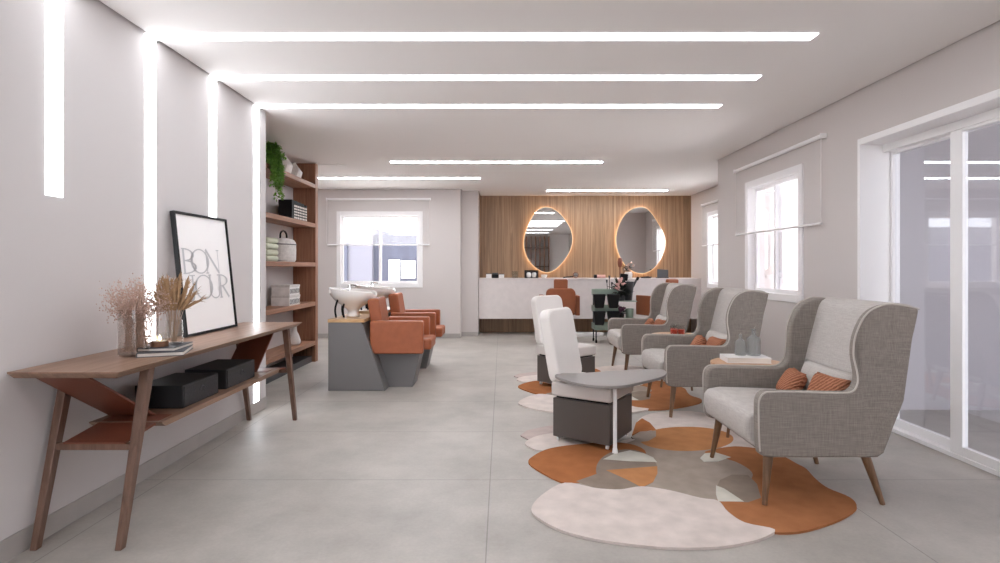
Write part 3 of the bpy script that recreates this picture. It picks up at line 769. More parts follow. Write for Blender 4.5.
# two decorative boxes
for k, (nm, w) in enumerate((('lower white patterned storage box on the bookcase', .175), ('upper white patterned storage box on the bookcase', .165))):
    o = thing('storage_box', nm, 'box', (-2.665, 6.86, SH[1] + k*.126), group='white patterned boxes in the bookcase')
    G().box(-.11, .11, -w, w, 0, .095).build('box_body', M['marble'], o, bevel=.003)
    G().box(-.114, .114, -w-.004, w+.004, .0955, .125).build('lid', M['basket'], o, bevel=.003)
    g = G()
    for j in range(7):
        y = -w+.03 + j*(2*w-.06)/6
        g.tube([(.1115, y+.016*math.cos(2*PI*q/12), .048+.028*math.sin(2*PI*q/12)) for q in range(12)], .0025, n=5, closed=True)
    g.build('printed_pattern', M['darkgrey'], o)
# white bottle vase on lowest shelf
o = tag(G().lathe([(0,0),(.05,0),(.068,.02),(.072,.06),(.05,.13),(.026,.18),(.022,.24),(.03,.262),(.024,.262),(.018,.24),(0,.235)], n=28).build('bottle_vase', M['ceramic']), 'white bottle shaped vase on the lowest bookcase shelf', 'vase')
o.location = (-2.65, 7.12, SH[0])

# ------------------------------------------------------------------ hair washing stations
def wash_station(label):
    root = thing('wash_station', label, 'wash basin chair', (-1.5, 6.12, 0), group='hair washing stations')
    ox = -1.5; hw = .36
    # plinth: trapezoid side profile
    G().prism([(-1.80-ox, 0), (-1.206-ox, 0), (-1.455-ox, .71), (-1.80-ox, .71)], 'y', -hw, hw).build('cabinet', M['greybox'], root, bevel=.006)
    G().prism([(-1.805-ox, .71), (-1.425-ox, .71), (-1.435-ox, .742), (-1.805-ox, .742)], 'y', -hw-.003, hw+.003).build('wood_top', M['oaktop'], root, bevel=.003)
    # basin: tilted oval bowl on a neck
    g = G()
    cx = -1.635-ox
    prof = [(0,.742),(.075,.742),(.078,.75),(.06,.775),(.058,.80),(.075,.83),(.13,.87),(.2,.92),(.245,.97),(.255,1.01),(.258,1.03),(.25,1.036),(.238,1.03),(.225,.985),(.17,.93),(.08,.895),(0,.89)]
    g.lathe(prof, (cx, 0, 0), 40, 1.0, .98)
    for v in g.bm.verts:
        if v.co.z > .85:
            k = (v.co.z-.85)/.18
            v.co.z -= (v.co.x-cx)*.09*k
            if v.co.x > cx+.12 and v.co.z > .95 and abs(v.co.y) < .11: v.co.z -= .035*(1-(v.co.y/.11)**2)   # neck rest dip
    bas = g.build('basin', M['ceramic'], root)
    G().prism([(-1.86-ox, 1.0), (-1.72-ox, 1.015), (-1.72-ox, 1.045), (-1.855-ox, 1.05)], 'y', -.15, .15).build('tap_ledge', M['ceramic'], bas, bevel=.008)
    g = G().rod((-1.68-ox, .03, 1.03), (-1.68-ox, .03, 1.07), .014, .012, 10)
    g.tube([(-1.68-ox, .03, 1.06), (-1.66-ox, .03, 1.085), (-1.61-ox, .02, 1.075)], .009, n=8).ball((-1.69-ox, .03, 1.075), .017, 1)
    g.build('mixer_tap', M['chrome'], bas)
    for (xx, yy) in ((-1.775, -.16), (-1.70, -.13), (-1.775, .10)):
        G().tube(catmull([(xx-ox, yy, .742), (xx-ox-.012, yy, .82), (xx-ox+.004, yy, .90), (xx-ox+.03, yy*.9, .965)], 5), .011, n=8).build('water_hose', M['black'], bas)
    # armchair
    a0, a1 = -1.385-ox, -.825-ox
    for s in (-1, 1):
        y0, y1 = sorted((s*.30, s*.20))
        G().box(a0, a1, y0, y1, .372, .718).build('armrest', M['orange'], root, bevel=.018)
    G().box(-1.34-ox, -.75-ox, -.197, .197, .40, .52).build('seat', M['orange'], root, bevel=.025)
    rot = RY(math.radians(-9))
    G().obox((-1.345-ox, 0, .725), (.125, .39, .45), rot).build('backrest', M['orange'], root, bevel=.028)
    G().prism([(-1.23-ox, 0), (-.955-ox, 0), (-.87-ox, .385), (-1.33-ox, .385)], 'y', -.17, .17).build('chair_base', M['greybox'], root, bevel=.005)
    return root
ws = wash_station('terracotta hair washing chair with white basin, nearer the camera')
dup(ws, (-1.5, 7.2, 0), 0, 'terracotta hair washing chair with white basin, farther back by the window')

# ------------------------------------------------------------------ armchairs
RUG = .013
def armchair(label, Y):
    root = thing('armchair', label, 'armchair', (1.755, Y, 0), group='grey wingback armchairs')
    ox = 1.75
    out = [(1.43,.276),(1.375,.285),(1.358,.31),(1.352,.42),(1.350,.54),(1.357,.59),(1.38,.617),(1.42,.624),(1.60,.622),(1.79,.618),(1.845,.625),(1.875,.655),(1.888,.70),(1.885,.77),(1.882,.83),(1.888,.89),(1.906,.95),(1.938,1.012),(1.985,1.056),(2.06,1.082),(2.15,1.077),(2.235,1.058)]
    outs = [(p.x, p.y) for p in catmull([(a, b, 0) for a, b in out], 3)]
    back = [(2.218,.97),(2.168,.80),(2.10,.58),(2.035,.36),(2.012,.30),(1.98,.279),(1.93,.276)]
    poly = [(x-ox, z) for x, z in outs + back]
    for s in (-1, 1):
        y0, y1 = sorted((s*.41, s*.335))
        gg = G().prism(poly, 'y', y0, y1)
        tap = lambda z: .05*min(1, max(0, (z-.62)/.18))
        for v in gg.bm.verts: v.co.y -= s*tap(v.co.z)*(1 if abs(v.co.y) > .36 else .55)
        sd = gg.build('side_panel', M['linen'], root, bevel=.019, seg=4)
        for yy in (s*.4045,):
            pts = [(x-ox, yy-s*tap(z), z) for x, z in outs[6:]]
            # keep the cord just outside the panel edge
            G().tube(pts, .0048, n=8).build('piping', M['piping'], sd)
    # seat deck and cushion
    G().box(1.40-ox, 2.0-ox, -.324, .324, .278, .335).build('seat_base', M['linen'], root, bevel=.01)
    G().prism([(1.385-ox,.30),(1.335-ox,.33),(1.318-ox,.40),(1.322-ox,.455),(1.345-ox,.488),(1.42-ox,.50),(1.70-ox,.492),(1.99-ox,.475),(1.99-ox,.335),(1.6-ox,.32)], 'y', -.322, .322).build('seat', M['linenlitpale'], root, bevel=.02, seg=4)
    bp = [(1.95,.44),(1.975,.60),(2.005,.75),(2.045,.92),(2.075,1.03),(2.11,1.072),(2.165,1.085),(2.222,1.070),(2.228,1.04),(2.205,.96),(2.15,.78),(2.085,.56),(2.03,.34),(1.99,.29),(1.95,.30)]
    bs = [(p.x-ox, p.y) for p in catmull([(a, b, 0) for a, b in bp], 4, closed=True)]
    G().prism(bs, 'y', -.326, .326).build('backrest', M['linenlitpale'], root, ang=50)
    g = G()
    bk = [(2.228,1.05),(2.165,.80),(2.10,.58),(2.03,.34)]
    g.prism([(x-ox-.012, z) for x, z in bk] + [(x-ox+.003, z) for x, z in bk[::-1]], 'y', -.35, .35)
    g.build('back_panel', M['linen'], root, bevel=.004)
    for (xb, yb, xt, yt, zb) in ((1.397,-.372,1.435,-.335,RUG+.001),(1.397,.372,1.435,.335,RUG+.001),(2.052,-.335,1.975,-.29,.0),(2.052,.29,1.975,.29,.0)):
        G().rod((xb-ox, yb, zb), (xt-ox, yt, .285), .013, .026, 14).build('leg', M['leg'], root)
    return root
CY = [3.335, 5.065, 6.795]
ac = armchair('nearest grey linen wingback armchair at the right front', CY[0])
dup(ac, (1.78, CY[1], 0), 0, 'middle grey linen wingback armchair of the three')
dup(ac, (1.78, CY[2], 0), 0, 'farthest grey linen wingback armchair of the three')
def place_pillow(name, label, mat, w, h, t, loc, lean, yaw, group, cat='cushion'):
    # local pillow faces -X after rotation by 90deg about Z
    o = G().pillow(w, h, t, Matrix.Identity(4)).build(name, mat, merge=True, ang=180)
    o.location = loc
    o.rotation_euler = (Matrix.Rotation(yaw, 4, 'Z') @ Matrix.Rotation(lean, 4, 'Y') @ Matrix.Rotation(PI/2, 4, 'Z')).to_euler()
    return tag(o, label, cat, group)
nm = ('nearest', 'middle', 'farthest')
for k, cy in enumerate(CY):
    place_pillow('lumbar_cushion', 'pale linen lumbar cushion against the back of the %s armchair' % nm[k], M['linenlitpale'], .56, .22, .10, (1.94 if k == 0 else 1.965, cy, .585), math.radians(20), 0, 'pale lumbar cushions')
    place_pillow('knit_cushion', 'terracotta knitted cushion on the %s armchair, the one closer to the camera' % nm[k], M['knit'], .27, .19, .10, (1.865 if k == 0 else 1.89, cy-.15, .572), math.radians(26), math.radians(8), 'terracotta knitted cushions')
    place_pillow('knit_cushion', 'terracotta knitted cushion on the %s armchair, the one farther from the camera' % nm[k], M['knit'], .25, .19, .10, (1.80 if k == 0 else 1.83, cy+.12, .56), math.radians(32), math.radians(-12), 'terracotta knitted cushions')

# ------------------------------------------------------------------ side tables between armchairs
def side_table(label, x, y):
    root = thing('side_table', label, 'side table', (x, y, 0), group='round wooden side tables between armchairs')
    G().lathe([(0,.535),(.262,.535),(.275,.542),(.275,.556),(.27,.56),(0,.56)], n=48).build('tabletop', M['sidetop'], root)
    for a in (195, 305, 75):
        a = math.radians(a)
        G().rod((.19*math.cos(a), .19*math.sin(a), 0), (.12*math.cos(a), .12*math.sin(a), .536), .011, .018, 12).build('leg', M['leg'], root)
    return root
st = side_table('round oak side table between the nearest and middle armchairs', 1.87, 4.2)
dup(st, (1.87, 5.93, 0), 0, 'round oak side table between the middle and farthest armchairs')
o = thing('book', 'open white magazine lying on the nearer oak side table', 'book', (1.87, 4.27, .561), math.radians(-6))
o['label'] = 'thick white book lying on the nearer oak side table'
G().box(-.16,.16,-.10,.10,0,.003).box(-.16,.16,-.10,.10,.037,.040).box(-.16,-.157,-.10,.10,.003,.037).build('cover', M['white'], o)
G().box(-.156,.157,-.097,.097,.003,.037).build('pages', M['pages'], o)
def bottle(label, x, y, s, z=.6015):
    o = thing('glass_bottle', label, 'bottle', (x, y, z), group='glass bottles on the side table')
    G().lathe([(0,0),(.045*s,0),(.05*s,.006*s),(.05*s,.11*s),(.045*s,.13*s),(.02*s,.145*s),(.014*s,.155*s),(.014*s,.185*s),(.018*s,.188*s),(.018*s,.195*s),(.012*s,.195*s),(.011*s,.155*s),(.04*s,.125*s),(.045*s,.01*s),(0,.008*s)], n=28).build('bottle_glass', M['bottleglass'], o)
    G().lathe([(0,.19*s),(.010*s,.19*s),(.011*s,.2*s),(.014*s,.212*s),(0,.216*s)], n=16).build('stopper', M['clearglass'], o)
bottle('smaller grey glass bottle on the book on the side table', 1.852, 4.31, .84)
bottle('larger grey glass bottle on the book on the side table', 1.948, 4.30, 1.04)
for k, (dx, dy, nm2) in enumerate(((-.03, -.03, 'left'), (.035, -.02, 'right'), (.0, .06, 'rear'))):
    o = thing('candle_jar', '%s red candle jar of the three on the farther oak side table' % nm2, 'candle', (1.86+dx*1.3, 5.92+dy*1.3, .561), group='red candle jars on the side table')
    o.scale = (1.4, 1.4, 1.4)
    G().lathe([(0,0),(.025,0),(.028,.004),(.028,.075),(.026,.075),(.0255,.006),(0,.005)], n=20).build('jar', M['clearglass'], o)
    G().lathe([(0,.006),(.025,.006),(.025,.045),(0,.045)], n=20).build('wax', M['red'], o)

# ------------------------------------------------------------------ rugs
def rug(label, dy):
    pal = [srgb(206,194,187), srgb(162,104,66), srgb(184,130,88), srgb(158,145,134), srgb(140,126,114), srgb(203,199,188), srgb(186,170,164), srgb(164,110,74)]
    mats = M.setdefault('rugpal', [plain('rug pile %d' % i, c, 0.95, spec=.05, noise=.10, nscale=9, bump=.5, bscale=180) for i, c in enumerate(pal)])
    W, O, Y_, T, D, P, MV, OR = range(8)
    def ellp(x0, x1, y0, y1, n=24): return [((x0+x1)/2+(x1-x0)/2*math.cos(2*PI*k/n), (y0+y1)/2+(y1-y0)/2*math.sin(2*PI*k/n)) for k in range(n)]
    big_white = [(564.8,484.8),(541,497.8),(531.2,511.8),(541,522),(562,532.8),(590,540.5),(625,546),(667,550),(709,550),(737,546.8),(761.5,540.8),(775,532),(745,525),(728,514),(718,503),(700,500),(670,492.5),(642,488.5),(620,491.5),(595,490)]
    org_left = [(528.8,464.5),(534,457),(551,449.5),(585,445),(622,444),(645,452),(640,470),(612,480),(580,484.5),(564.8,484.5),(546,476.3)]
    org_right = [(716,503.5),(727,516),(748,527),(773,534.3),(800,533.8),(824.5,527.5),(845.5,518.8),(856.7,509.3),(850,499.5),(828,490),(816,481),(806,470.5),(797,465.5),(783,458),(762,451),(735,448),(712,451.5),(706,455),(735,463),(752,474),(748,484),(730,494)]
    taupe = [(565,484.5),(580,470),(600,462),(618,449),(640,440),(668,440),(700,446),(735,452),(765,470),(766,494),(742,505),(715,503.6),(690,498),(660,491.5),(640,489.5),(600,492)]
    white_far = [(640,419.5),(655,413.8),(685,412),(710,415.5),(733,424),(758,444),(758,451.5),(730,451),(700,451),(660,448),(632,447),(618,446),(625,441),(645,439),(637,428)]
    wl = [(525,444),(536,437.5),(556,434),(590,432),(610,440),(600,450),(560,452),(539,451.5),(531,449)]
    mv = [(520.5,436.5),(527,431.5),(548,427),(590,424),(620,428),(615,440),(560,446),(533,443)]
    circ = ellp(596, 657.5, 451, 492.5)
    layers = [(MV, mv), (W, wl), (W, white_far), (T, taupe), (O, org_left), (Y_, ellp(639, 733.5, 428, 452.5)),
              (O, [(636,424),(642,419.5),(650,424),(656,431),(650,432),(638,433.5),(632,436)]),
              (T, [(631,438),(640,433),(656,432),(656,438),(648,442.5),(638,443.5)]),
              (D, [(576,483),(600,474.5),(615,476),(628,480),(644,488.5),(620,491.2),(595,489.8)]),
              (D, circ), (P, [(603,461),(614,455.5),(630,452),(644,455),(653,459),(657,463.8),(630,463)]),
              (Y_, [(606,472),(657.3,468),(657.5,475),(653,484),(642,489.5),(628,482)]),
              (OR, org_right), (D, [(716,490),(720,482),(732,476.5),(748,477),(757,486),(761,500),(748,504.5),(735,503.9)]),
              (P, [(716,487.5),(724,490.5),(744,503.8),(718,503.6),(716,496)]),
              (P, [(700,460),(705,455),(716,454.3),(731,459),(718,463),(704,463.6)]),
              (W, big_white)]
    X0, Y0 = fl(690, 470)
    g = G()
    for k, (mi, poly) in enumerate(layers):
        pts = []
        for px, py in poly:
            x, y = fl(px, py); pts.append(Vector((x-X0, y-Y0, 0)))
        pts = catmull(pts, 4, closed=True) if len(poly) > 8 else pts
        g.mi = mi
        top = RUG - .0032 + .0002*k
        a = [g.bm.verts.new((p.x, p.y, top)) for p in pts]; b = [g.bm.verts.new((p.x, p.y, .0005)) for p in pts]
        f = g.bm.faces.new(a); f.material_index = mi; n = len(a)
        for q in range(n):
            f2 = g.bm.faces.new((a[q], b[q], b[(q+1)%n], a[(q+1)%n])); f2.material_index = mi
        f.normal_update()
    me_obj = g.build('rug', mats, smooth=False)
    me_obj.location = (X0, Y0, 0)
    return tag(me_obj, label, 'rug', 'irregular patchwork rugs')
r1 = rug('nearer organic patchwork rug in white, rust and taupe under the front armchair', 0)
r2 = r1.copy(); COL.objects.link(r2); r2.location.y += 2.30; r2['label'] = 'farther organic patchwork rug in white and rust under the middle armchair'

# ------------------------------------------------------------------ pedicure stools
def stool(label, cx, cy, rz):
    root = thing('pedicure_stool', label, 'stool', (cx, cy, RUG), rz, group='white and grey pedicure stools')
    h = .22
    G().box(-h, h, -h, h, .035, .315).build('box_base', M['greystool'], root, bevel=.004)
    for sx in (-1, 1):
        for sy in (-1, 1):
            g = G().rod((sx*(h-.03)-.008, sy*(h-.03), .016), (sx*(h-.03)+.008, sy*(h-.03), .016), .016, n=14).rod((sx*(h-.03), sy*(h-.03), .02), (sx*(h-.03), sy*(h-.03), .036), .008, n=8)
            g.build('caster', M['white'], root)
    G().box(-h+.02, h-.02, -h+.02, h-.02, .315, .33).build('seat_plinth', M['black'], root)
    G().box(-h-.012, h+.012, -h-.012, h+.012, .33, .435).build('seat', M['seatwhite'], root, bevel=.018)
    # backrest on local -X side, facing +X
    rot = RY(math.radians(-11))
    G().slab(.41, .55, .095, .075, Matrix.Translation((-h-.045, 0, .68)) @ rot.to_4x4() @ Matrix.Rotation(PI/2, 4, 'Z')).build('backrest', M['cushionwhite'], root, bevel=.022, seg=4)
    G().box(-h-.06, -h+.02, -.05, .05, .30, .33).obox((-h-.065, 0, .40), (.02, .09, .26), rot).build('back_bracket', M['white'], root, bevel=.004)
    return root
F = Vector((.745, 3.83)); ang = math.radians(-33)
e1 = Vector((math.cos(ang), math.sin(ang))); e2 = Vector((-math.sin(ang), math.cos(ang)))
C1 = F - e1*.22 + e2*.22
s1 = stool('white backed pedicure stool with grey box base and swivel tray in front', C1.x, C1.y, ang)
ang2 = math.radians(-52)
f1 = Vector((math.cos(ang2), math.sin(ang2))); f2 = Vector((-math.sin(ang2), math.cos(ang2)))
L2 = Vector((.385, 6.04)); C2 = L2 + f1*.22 + f2*.22
s2 = dup(s1, (C2.x, C2.y, RUG), ang2, 'white backed pedicure stool with grey box base standing farther back')
# swivel tray table on a post fixed to the front corner of the nearer stool
tr = thing('tray_table', 'grey rounded tray on a white post beside the nearer pedicure stool', 'tray table', (F.x+.03, F.y-.03, RUG))
k = .5
tp = [(555,375),(564,379.3),(580,383.5),(600,385.7),(622,385.5),(640,382),(662,376.5),(666.5,372),(660,369),(640,369.3),(620,370.3),(600,371.5),(580,373),(562,373.2)]
pts = []
for px, py in tp:
    Yd = (H_EYE-k)*FPX/(py-VY); pts.append(Vector(((px-VX)/FPX*Yd - tr.location.x, Yd - tr.location.y, 0)))
pts = catmull(pts, 4, closed=True)
G().prism([(p.x, p.y) for p in pts], 'z', k-.02-RUG, k-RUG).build('tray', M['greytop'], tr, bevel=.004)
G().rod((0,0,.03), (0,0,k-.02-RUG), .014, n=16).build('post', M['white'], tr)
G().rod((0,0,0), (0,0,.03), .02, .016, n=16).build('foot', M['white'], tr)

# ------------------------------------------------------------------ styling counter, mirrors
CF, CZ0, CZ1 = 10.45, .315, 1.078
ct = thing('styling_counter', 'long white floating styling counter on the wood wall', 'counter', (1.65, 10.72, CZ0))
hw = (XR2-(-.435))/2 - .003; cxm = (XR2-.435)/2
ct.location.x = cxm
G().box(-hw, hw, CF-10.72, YW-.002-10.72, 0, CZ1-CZ0-.03).build('counter_body', M['counter'], ct, bevel=.003)
G().box(-hw, hw, CF-.012-10.72, YW-.002-10.72, CZ1-CZ0-.03, CZ1-CZ0).build('counter_top', M['counter'], ct, bevel=.003)

def mirror(label, pxs):
    Ym = 10.94
    P3 = [at(450+x/3.5185, 180+y/3.5185, Ym) for x, y in pxs]
    c = sum(P3, Vector())/len(P3)
    root = thing('wall_mirror', label, 'mirror', (c.x, Ym, c.z), group='backlit organic mirrors')
    L = [(p.x-c.x, p.z-c.z, 0) for p in P3]
    sm = [Vector((p.x, p.y)) for p in catmull(L, 6, closed=True)]
    def off(d):
        n = len(sm); out = []
        for i in range(n):
            t = (sm[(i+1)%n]-sm[i-1]).normalized(); nn = Vector((t.y, -t.x))
            if nn.dot(sm[i]) < 0: nn = -nn
            out.append(sm[i]+nn*d)
        return out
    G().prism([(p.x, p.y) for p in sm], 'y', 0, .012).build('mirror_glass', M['mirror'], root, smooth=False)
    g = G(); A, B = off(.012), off(.001)
    a0 = [g.bm.verts.new((p.x, .012, p.y)) for p in A]; b0 = [g.bm.verts.new((p.x, .012, p.y)) for p in B]
    a1 = [g.bm.verts.new((p.x, .016, p.y)) for p in A]; b1 = [g.bm.verts.new((p.x, .016, p.y)) for p in B]
    n = len(A)
    for i in range(n):
        j = (i+1) % n
        for q in ((a0[i],a0[j],b0[j],b0[i]),(a1[i],a1[j],a0[j],a0[i]),(b1[i],b1[j],a1[j],a1[i]),(b0[i],b0[j],b1[j],b1[i])): g.bm.faces.new(q)
    g.build('light_halo', M['halo'], root, smooth=False)
    G().prism([(p.x, p.y) for p in off(-.012)], 'y', .014, .056).build('light_strip', M['haloback'], root, smooth=False)
mirror('left organic backlit mirror above the styling counter', [(330,97),(305,110),(285,140),(268,180),(261,215),(264,250),(280,285),(305,310),(335,324),(365,317),(395,290),(420,252),(430,215),(425,178),(408,145),(385,118),(358,100)])
mirror('right organic backlit mirror above the styling counter', [(665,96),(690,100),(712,122),(730,150),(750,185),(758,215),(753,250),(737,285),(712,314),(680,328),(650,323),(622,304),(600,272),(588,238),(585,205),(593,165),(612,128),(637,105)])

# ------------------------------------------------------------------ styling chairs
def styling_chair(label, x, y, rz):
    root = thing('styling_chair', label, 'salon chair', (x, y, 0), rz, group='terracotta styling chairs')
    # faces +Y
    G().box(-.25, .25, -.25, .25, .47, .58).build('seat', M['orangedark'], root, bevel=.02)
    rot = RX(math.radians(6))
    G().slab(.50, .46, .09, .09, Matrix.Translation((0, -.27, .70)) @ rot.to_4x4()).build('backrest', M['orangedark'], root, bevel=.02)
    G().slab(.235, .17, .07, .03, Matrix.Translation((0, -.295, 1.0)) @ rot.to_4x4()).build('headrest', M['orangedark'], root, bevel=.015)
    for s in (-1, 1):
        a, b = sorted((s*.255, s*.335))
        G().box(a, b, -.24, .24, .46, .80).build('armrest', M['orangedark'], root, bevel=.015)
    G().rod((0,0,.05), (0,0,.47), .035, n=20).build('pump_column', M['chrome'], root)
    G().lathe([(0,.0),(.28,.0),(.29,.01),(.27,.03),(.08,.05),(0,.055)], n=40).build('base_plate', M['chrome'], root)
    return root
sc1 = styling_chair('terracotta styling chair with headrest facing the left mirror', 1.0, 9.7, 0)
dup(sc1, (2.75, 9.65, 0), math.radians(25), 'terracotta styling chair hidden behind the farthest armchair facing the right mirror')
o = thing('footrest', 'low white oval footrest plate on the floor under the counter', 'footrest', (1.42, 10.45, 0))
G().lathe([(0,0),(.48,0),(.5,.01),(.5,.04),(.48,.055),(0,.055)], n=48, sx=1, sy=.3).build('footrest_plate', M['white'], o)

# ------------------------------------------------------------------ salon trolley
tx, ty = 1.87, 9.55
tro = thing('salon_trolley', 'sage green salon trolley with black bins in front of the counter', 'trolley', (tx, ty, 0))
for z in (.22, .52, .80):
    g = G().box(-.30, .10, -.17, .17, z, z+.02).box(-.30, .10, -.17, -.155, z+.02, z+.11).box(-.30, .10, .155, .17, z+.02, z+.11).box(-.30, -.285, -.155, .155, z+.02, z+.11).box(.085, .10, -.155, .155, z+.02, z+.11)
    g.build('tray', M['green'], tro, bevel=.006)
for sx in (-.27, .07):
    for sy in (-.14, .14):
        G().rod((sx, sy, .06), (sx, sy, .9), .012, n=10).build('upright', M['darkgrey'], tro)
        g = G().rod((sx-.012, sy, .028), (sx+.012, sy, .028), .028, n=16).rod((sx, sy, .03), (sx, sy, .07), .01, n=8)
        g.build('caster', M['black'], tro)
def bin_(x, y, z, top, bot, h):
    g = G().lathe([(0,0),(bot,0),(top,h),(top-.006,h),(bot-.006,.008),(0,.008)], (x, y, z), 20); return g
for (x, z) in ((-.235,.60),(.0,.60),(-.235,.315),(.0,.315)):
    y = -.235
    g = G(); A = [(-.105,-.06),(.105,-.06),(.105,.06),(-.105,.06)]
    a = [g.bm.verts.new((x+u*.68, y+v*.7, z)) for u, v in A]; b = [g.bm.verts.new((x+u, y+v, z+.235)) for u, v in A]
    g.bm.faces.new(a[::-1]); g.bm.faces.new(b)
    for q in range(4): g.bm.faces.new((a[q], a[(q+1)%4], b[(q+1)%4], b[q]))
    g.build('bin', M['black'], tro, bevel=.015)
G().box(.102, .42, -.17, .16, .70, .715).build('side_wing', M['green'], tro, bevel=.004)
G().box(.102, .42, -.17, .16, .40, .415).build('side_wing', M['green'], tro, bevel=.004)
# things carried by the trolley
tag(bin_(tx+.30, ty-.02, .716, .10, .065, .32).build('tool_bin', M['darkgrey']), 'tall dark tapered tool bin on the right wing of the trolley', 'bin')
tag(bin_(tx+.32, ty-.02, .416, .075, .06, .16).build('tool_cup', M['green']), 'green cup on the lower right wing of the trolley', 'cup')
o = thing('hair_dryer', 'black hair dryer standing in the dark tool bin of the trolley', 'hair dryer', (tx+.28, ty-.02, .73))
G().rod((-.02,0,0), (-.05,0,.36), .016, n=12).build('handle', M['black'], o)
G().obox((-.055, 0, .385), (.13,.10,.12), RY(math.radians(6))).build('dryer_body', M['black'], o, bevel=.02)
o = thing('flat_iron', 'dark hair straightener leaning out of the trolley bin', 'hair tool', (tx+.32, ty, .73))
G().obox((.075,0,.24), (.035,.03,.30), RY(math.radians(28))).build('iron_plate', M['darkgrey'], o, bevel=.008)
G().obox((.145,0,.36), (.045,.035,.06), RY(math.radians(28))).build('iron_tip', M['black'], o, bevel=.008)
fp = thing('flower_arrangement', 'dark leaf and dusky pink flower arrangement on the upper wing of the trolley', 'flowers', (tx+.155, ty-.09, .7165))
fp.scale = (1.6, 1.5, 1.6)
G().lathe([(0,0),(.035,0),(.045,.01),(.05,.1),(.045,.1),(.04,.012),(0,.012)], n=20).build('pot', M['darkgrey'], fp)
g = G(); g2 = G()
for q in range(170):
    a = random.uniform(0,2*PI); el = random.uniform(-.5,1.3)
    d = Vector((math.cos(a)*math.cos(el), math.sin(a)*math.cos(el), math.sin(el)))
    g.leaf(Vector((0,0,.10))+d*random.uniform(.01,.06), d, (.1,.1,1), random.uniform(.06,.12), .035)
for q in range(9):
    a = random.uniform(0,2*PI); p = Vector((math.cos(a)*.06*random.random(), math.sin(a)*.06*random.random()-.02, random.uniform(.13,.22)))
    for w in range(5):
        g2.ball(p+Vector((random.gauss(0,.01),random.gauss(0,.01),random.gauss(0,.008))), .017, 1)
g.build('leaves', M['leafdark'], fp, smooth=False); g2.build('petals', M['pink'], fp)
bp_ = thing('brush_set', 'dark makeup brushes standing on the trolley top tray', 'brushes', (tx-.03, ty-.06, .822))
for q, (dx, hh_) in enumerate(((-.03,.20),(.0,.27),(.03,.16))):
    b = G().rod((dx,0,0), (dx*1.4,0,hh_), .005, n=8).build('brush_handle', M['black'], bp_)
    G().rod((dx*1.4,0,hh_), (dx*1.5,0,hh_+.05), .012, .02, n=10).build('bristles', M['darkgrey'], b)
pf = thing('flower_arrangement', 'plum coloured flowers on the lower wing of the trolley', 'flowers', (tx+.16, ty-.10, .4165))
G().lathe([(0,0),(.04,0),(.05,.01),(.055,.09),(.05,.09),(.045,.012),(0,.012)], n=20).build('pot', M['black'], pf)
g, g2 = G(), G()
for q in range(60):
    a = random.uniform(0,2*PI); el = random.uniform(-.3,1.3)
    d = Vector((math.cos(a)*math.cos(el), math.sin(a)*math.cos(el), math.sin(el)))
    g.leaf(Vector((0,0,.09))+d*random.uniform(.01,.05), d, (.1,.1,1), random.uniform(.06,.11), .035)
for q in range(8):
    p = Vector((random.gauss(0,.045), random.gauss(-.02,.035), random.uniform(.12,.2)))
    for w in range(5): g2.ball(p+Vector((random.gauss(0,.013),random.gauss(0,.013),random.gauss(0,.01))), .02, 1)
g.build('leaves', M['leafdark'], pf, smooth=False); g2.build('petals', M['plum'], pf)

# ------------------------------------------------------------------ small things on the counter
CT = CZ1
def ctx(px, Y=10.62): return (px-VX)/FPX*Y
yc = 10.62
for px, w, nm3, mt, hgt in ((488.8,.05,'left small white box on the counter end','white',.075),(501.5,.05,'second small white box on the counter end','white',.07)):
    o = thing('cosmetic_box', nm3, 'box', (ctx(px), yc, CT), group='small white boxes on the counter')
    G().box(-w, w, -.05, .05, 0, hgt).build('box_body', M[mt], o, bevel=.004)
    G().box(-w-.002, w+.002, -.052, .052, hgt+.0005, hgt+.012).build('lid', M['darkgrey'], o, bevel=.003)
o = thing('dark_case', 'black case between the two small white boxes on the counter', 'case', (ctx(495.2), yc+.02, CT))
G().box(-.06, .06, -.06, .06, 0, .07).build('case_body', M['black'], o, bevel=.006); G().box(-.06, .06, -.06, .06, .071, .10).build('case_lid', M['darkgrey'], o, bevel=.01)
o = tag(G().lathe([(0,0),(.05,0),(.056,.005),(.06,.13),(.056,.13),(.051,.01),(0,.01)], n=24).build('glass_tumbler', M['greyglass']), 'grey glass tumbler on the counter left of the left mirror', 'glass'); o.location = (ctx(515), yc, CT)
o = thing('framed_tray_box', 'dark framed open display box on the counter below the left mirror', 'box', (ctx(531.5), yc+.06, CT))
g = G().box(-.13,-.115,-.06,.06,0,.15).box(.115,.13,-.06,.06,0,.15).box(-.115,.115,-.06,.06,0,.012).box(-.115,.115,-.06,.06,.138,.15); g.build('box_frame', M['black'], o, bevel=.002)
G().box(-.115,.115,.05,.06,.012,.138).build('back_board', M['darkgrey'], o)
for dx, nm4 in ((-.05,'left'),(.05,'right')):
    b = tag(G().lathe([(0,0),(.03,0),(.042,.02),(.045,.07),(.03,.095),(0,.10)], n=20).build('white_jar', M['ceramic']), '%s white jar inside the dark framed display box' % nm4, 'jar', 'white jars in the display box'); b.location = (ctx(531.5)+dx, yc+.03, CT+.0125)
b = tag(G().lathe([(0,0),(.03,0),(.055,.03),(.065,.065),(.06,.065),(.045,.03),(0,.012)], n=24).build('white_bowl', M['ceramic']), 'small white bowl beside the dark display box on the counter', 'bowl'); b.location = (ctx(544), yc-.02, CT)
b = thing('hand_mirror', 'round brown hand mirror lying on the counter between the mirrors', 'hand mirror', (ctx(571), yc, CT))
G().tube([(.09+.05*math.cos(2*PI*q/24), .0, .058+.05*math.sin(2*PI*q/24)) for q in range(24)], .008, n=8, closed=True).build('mirror_rim', M['leather'], b)
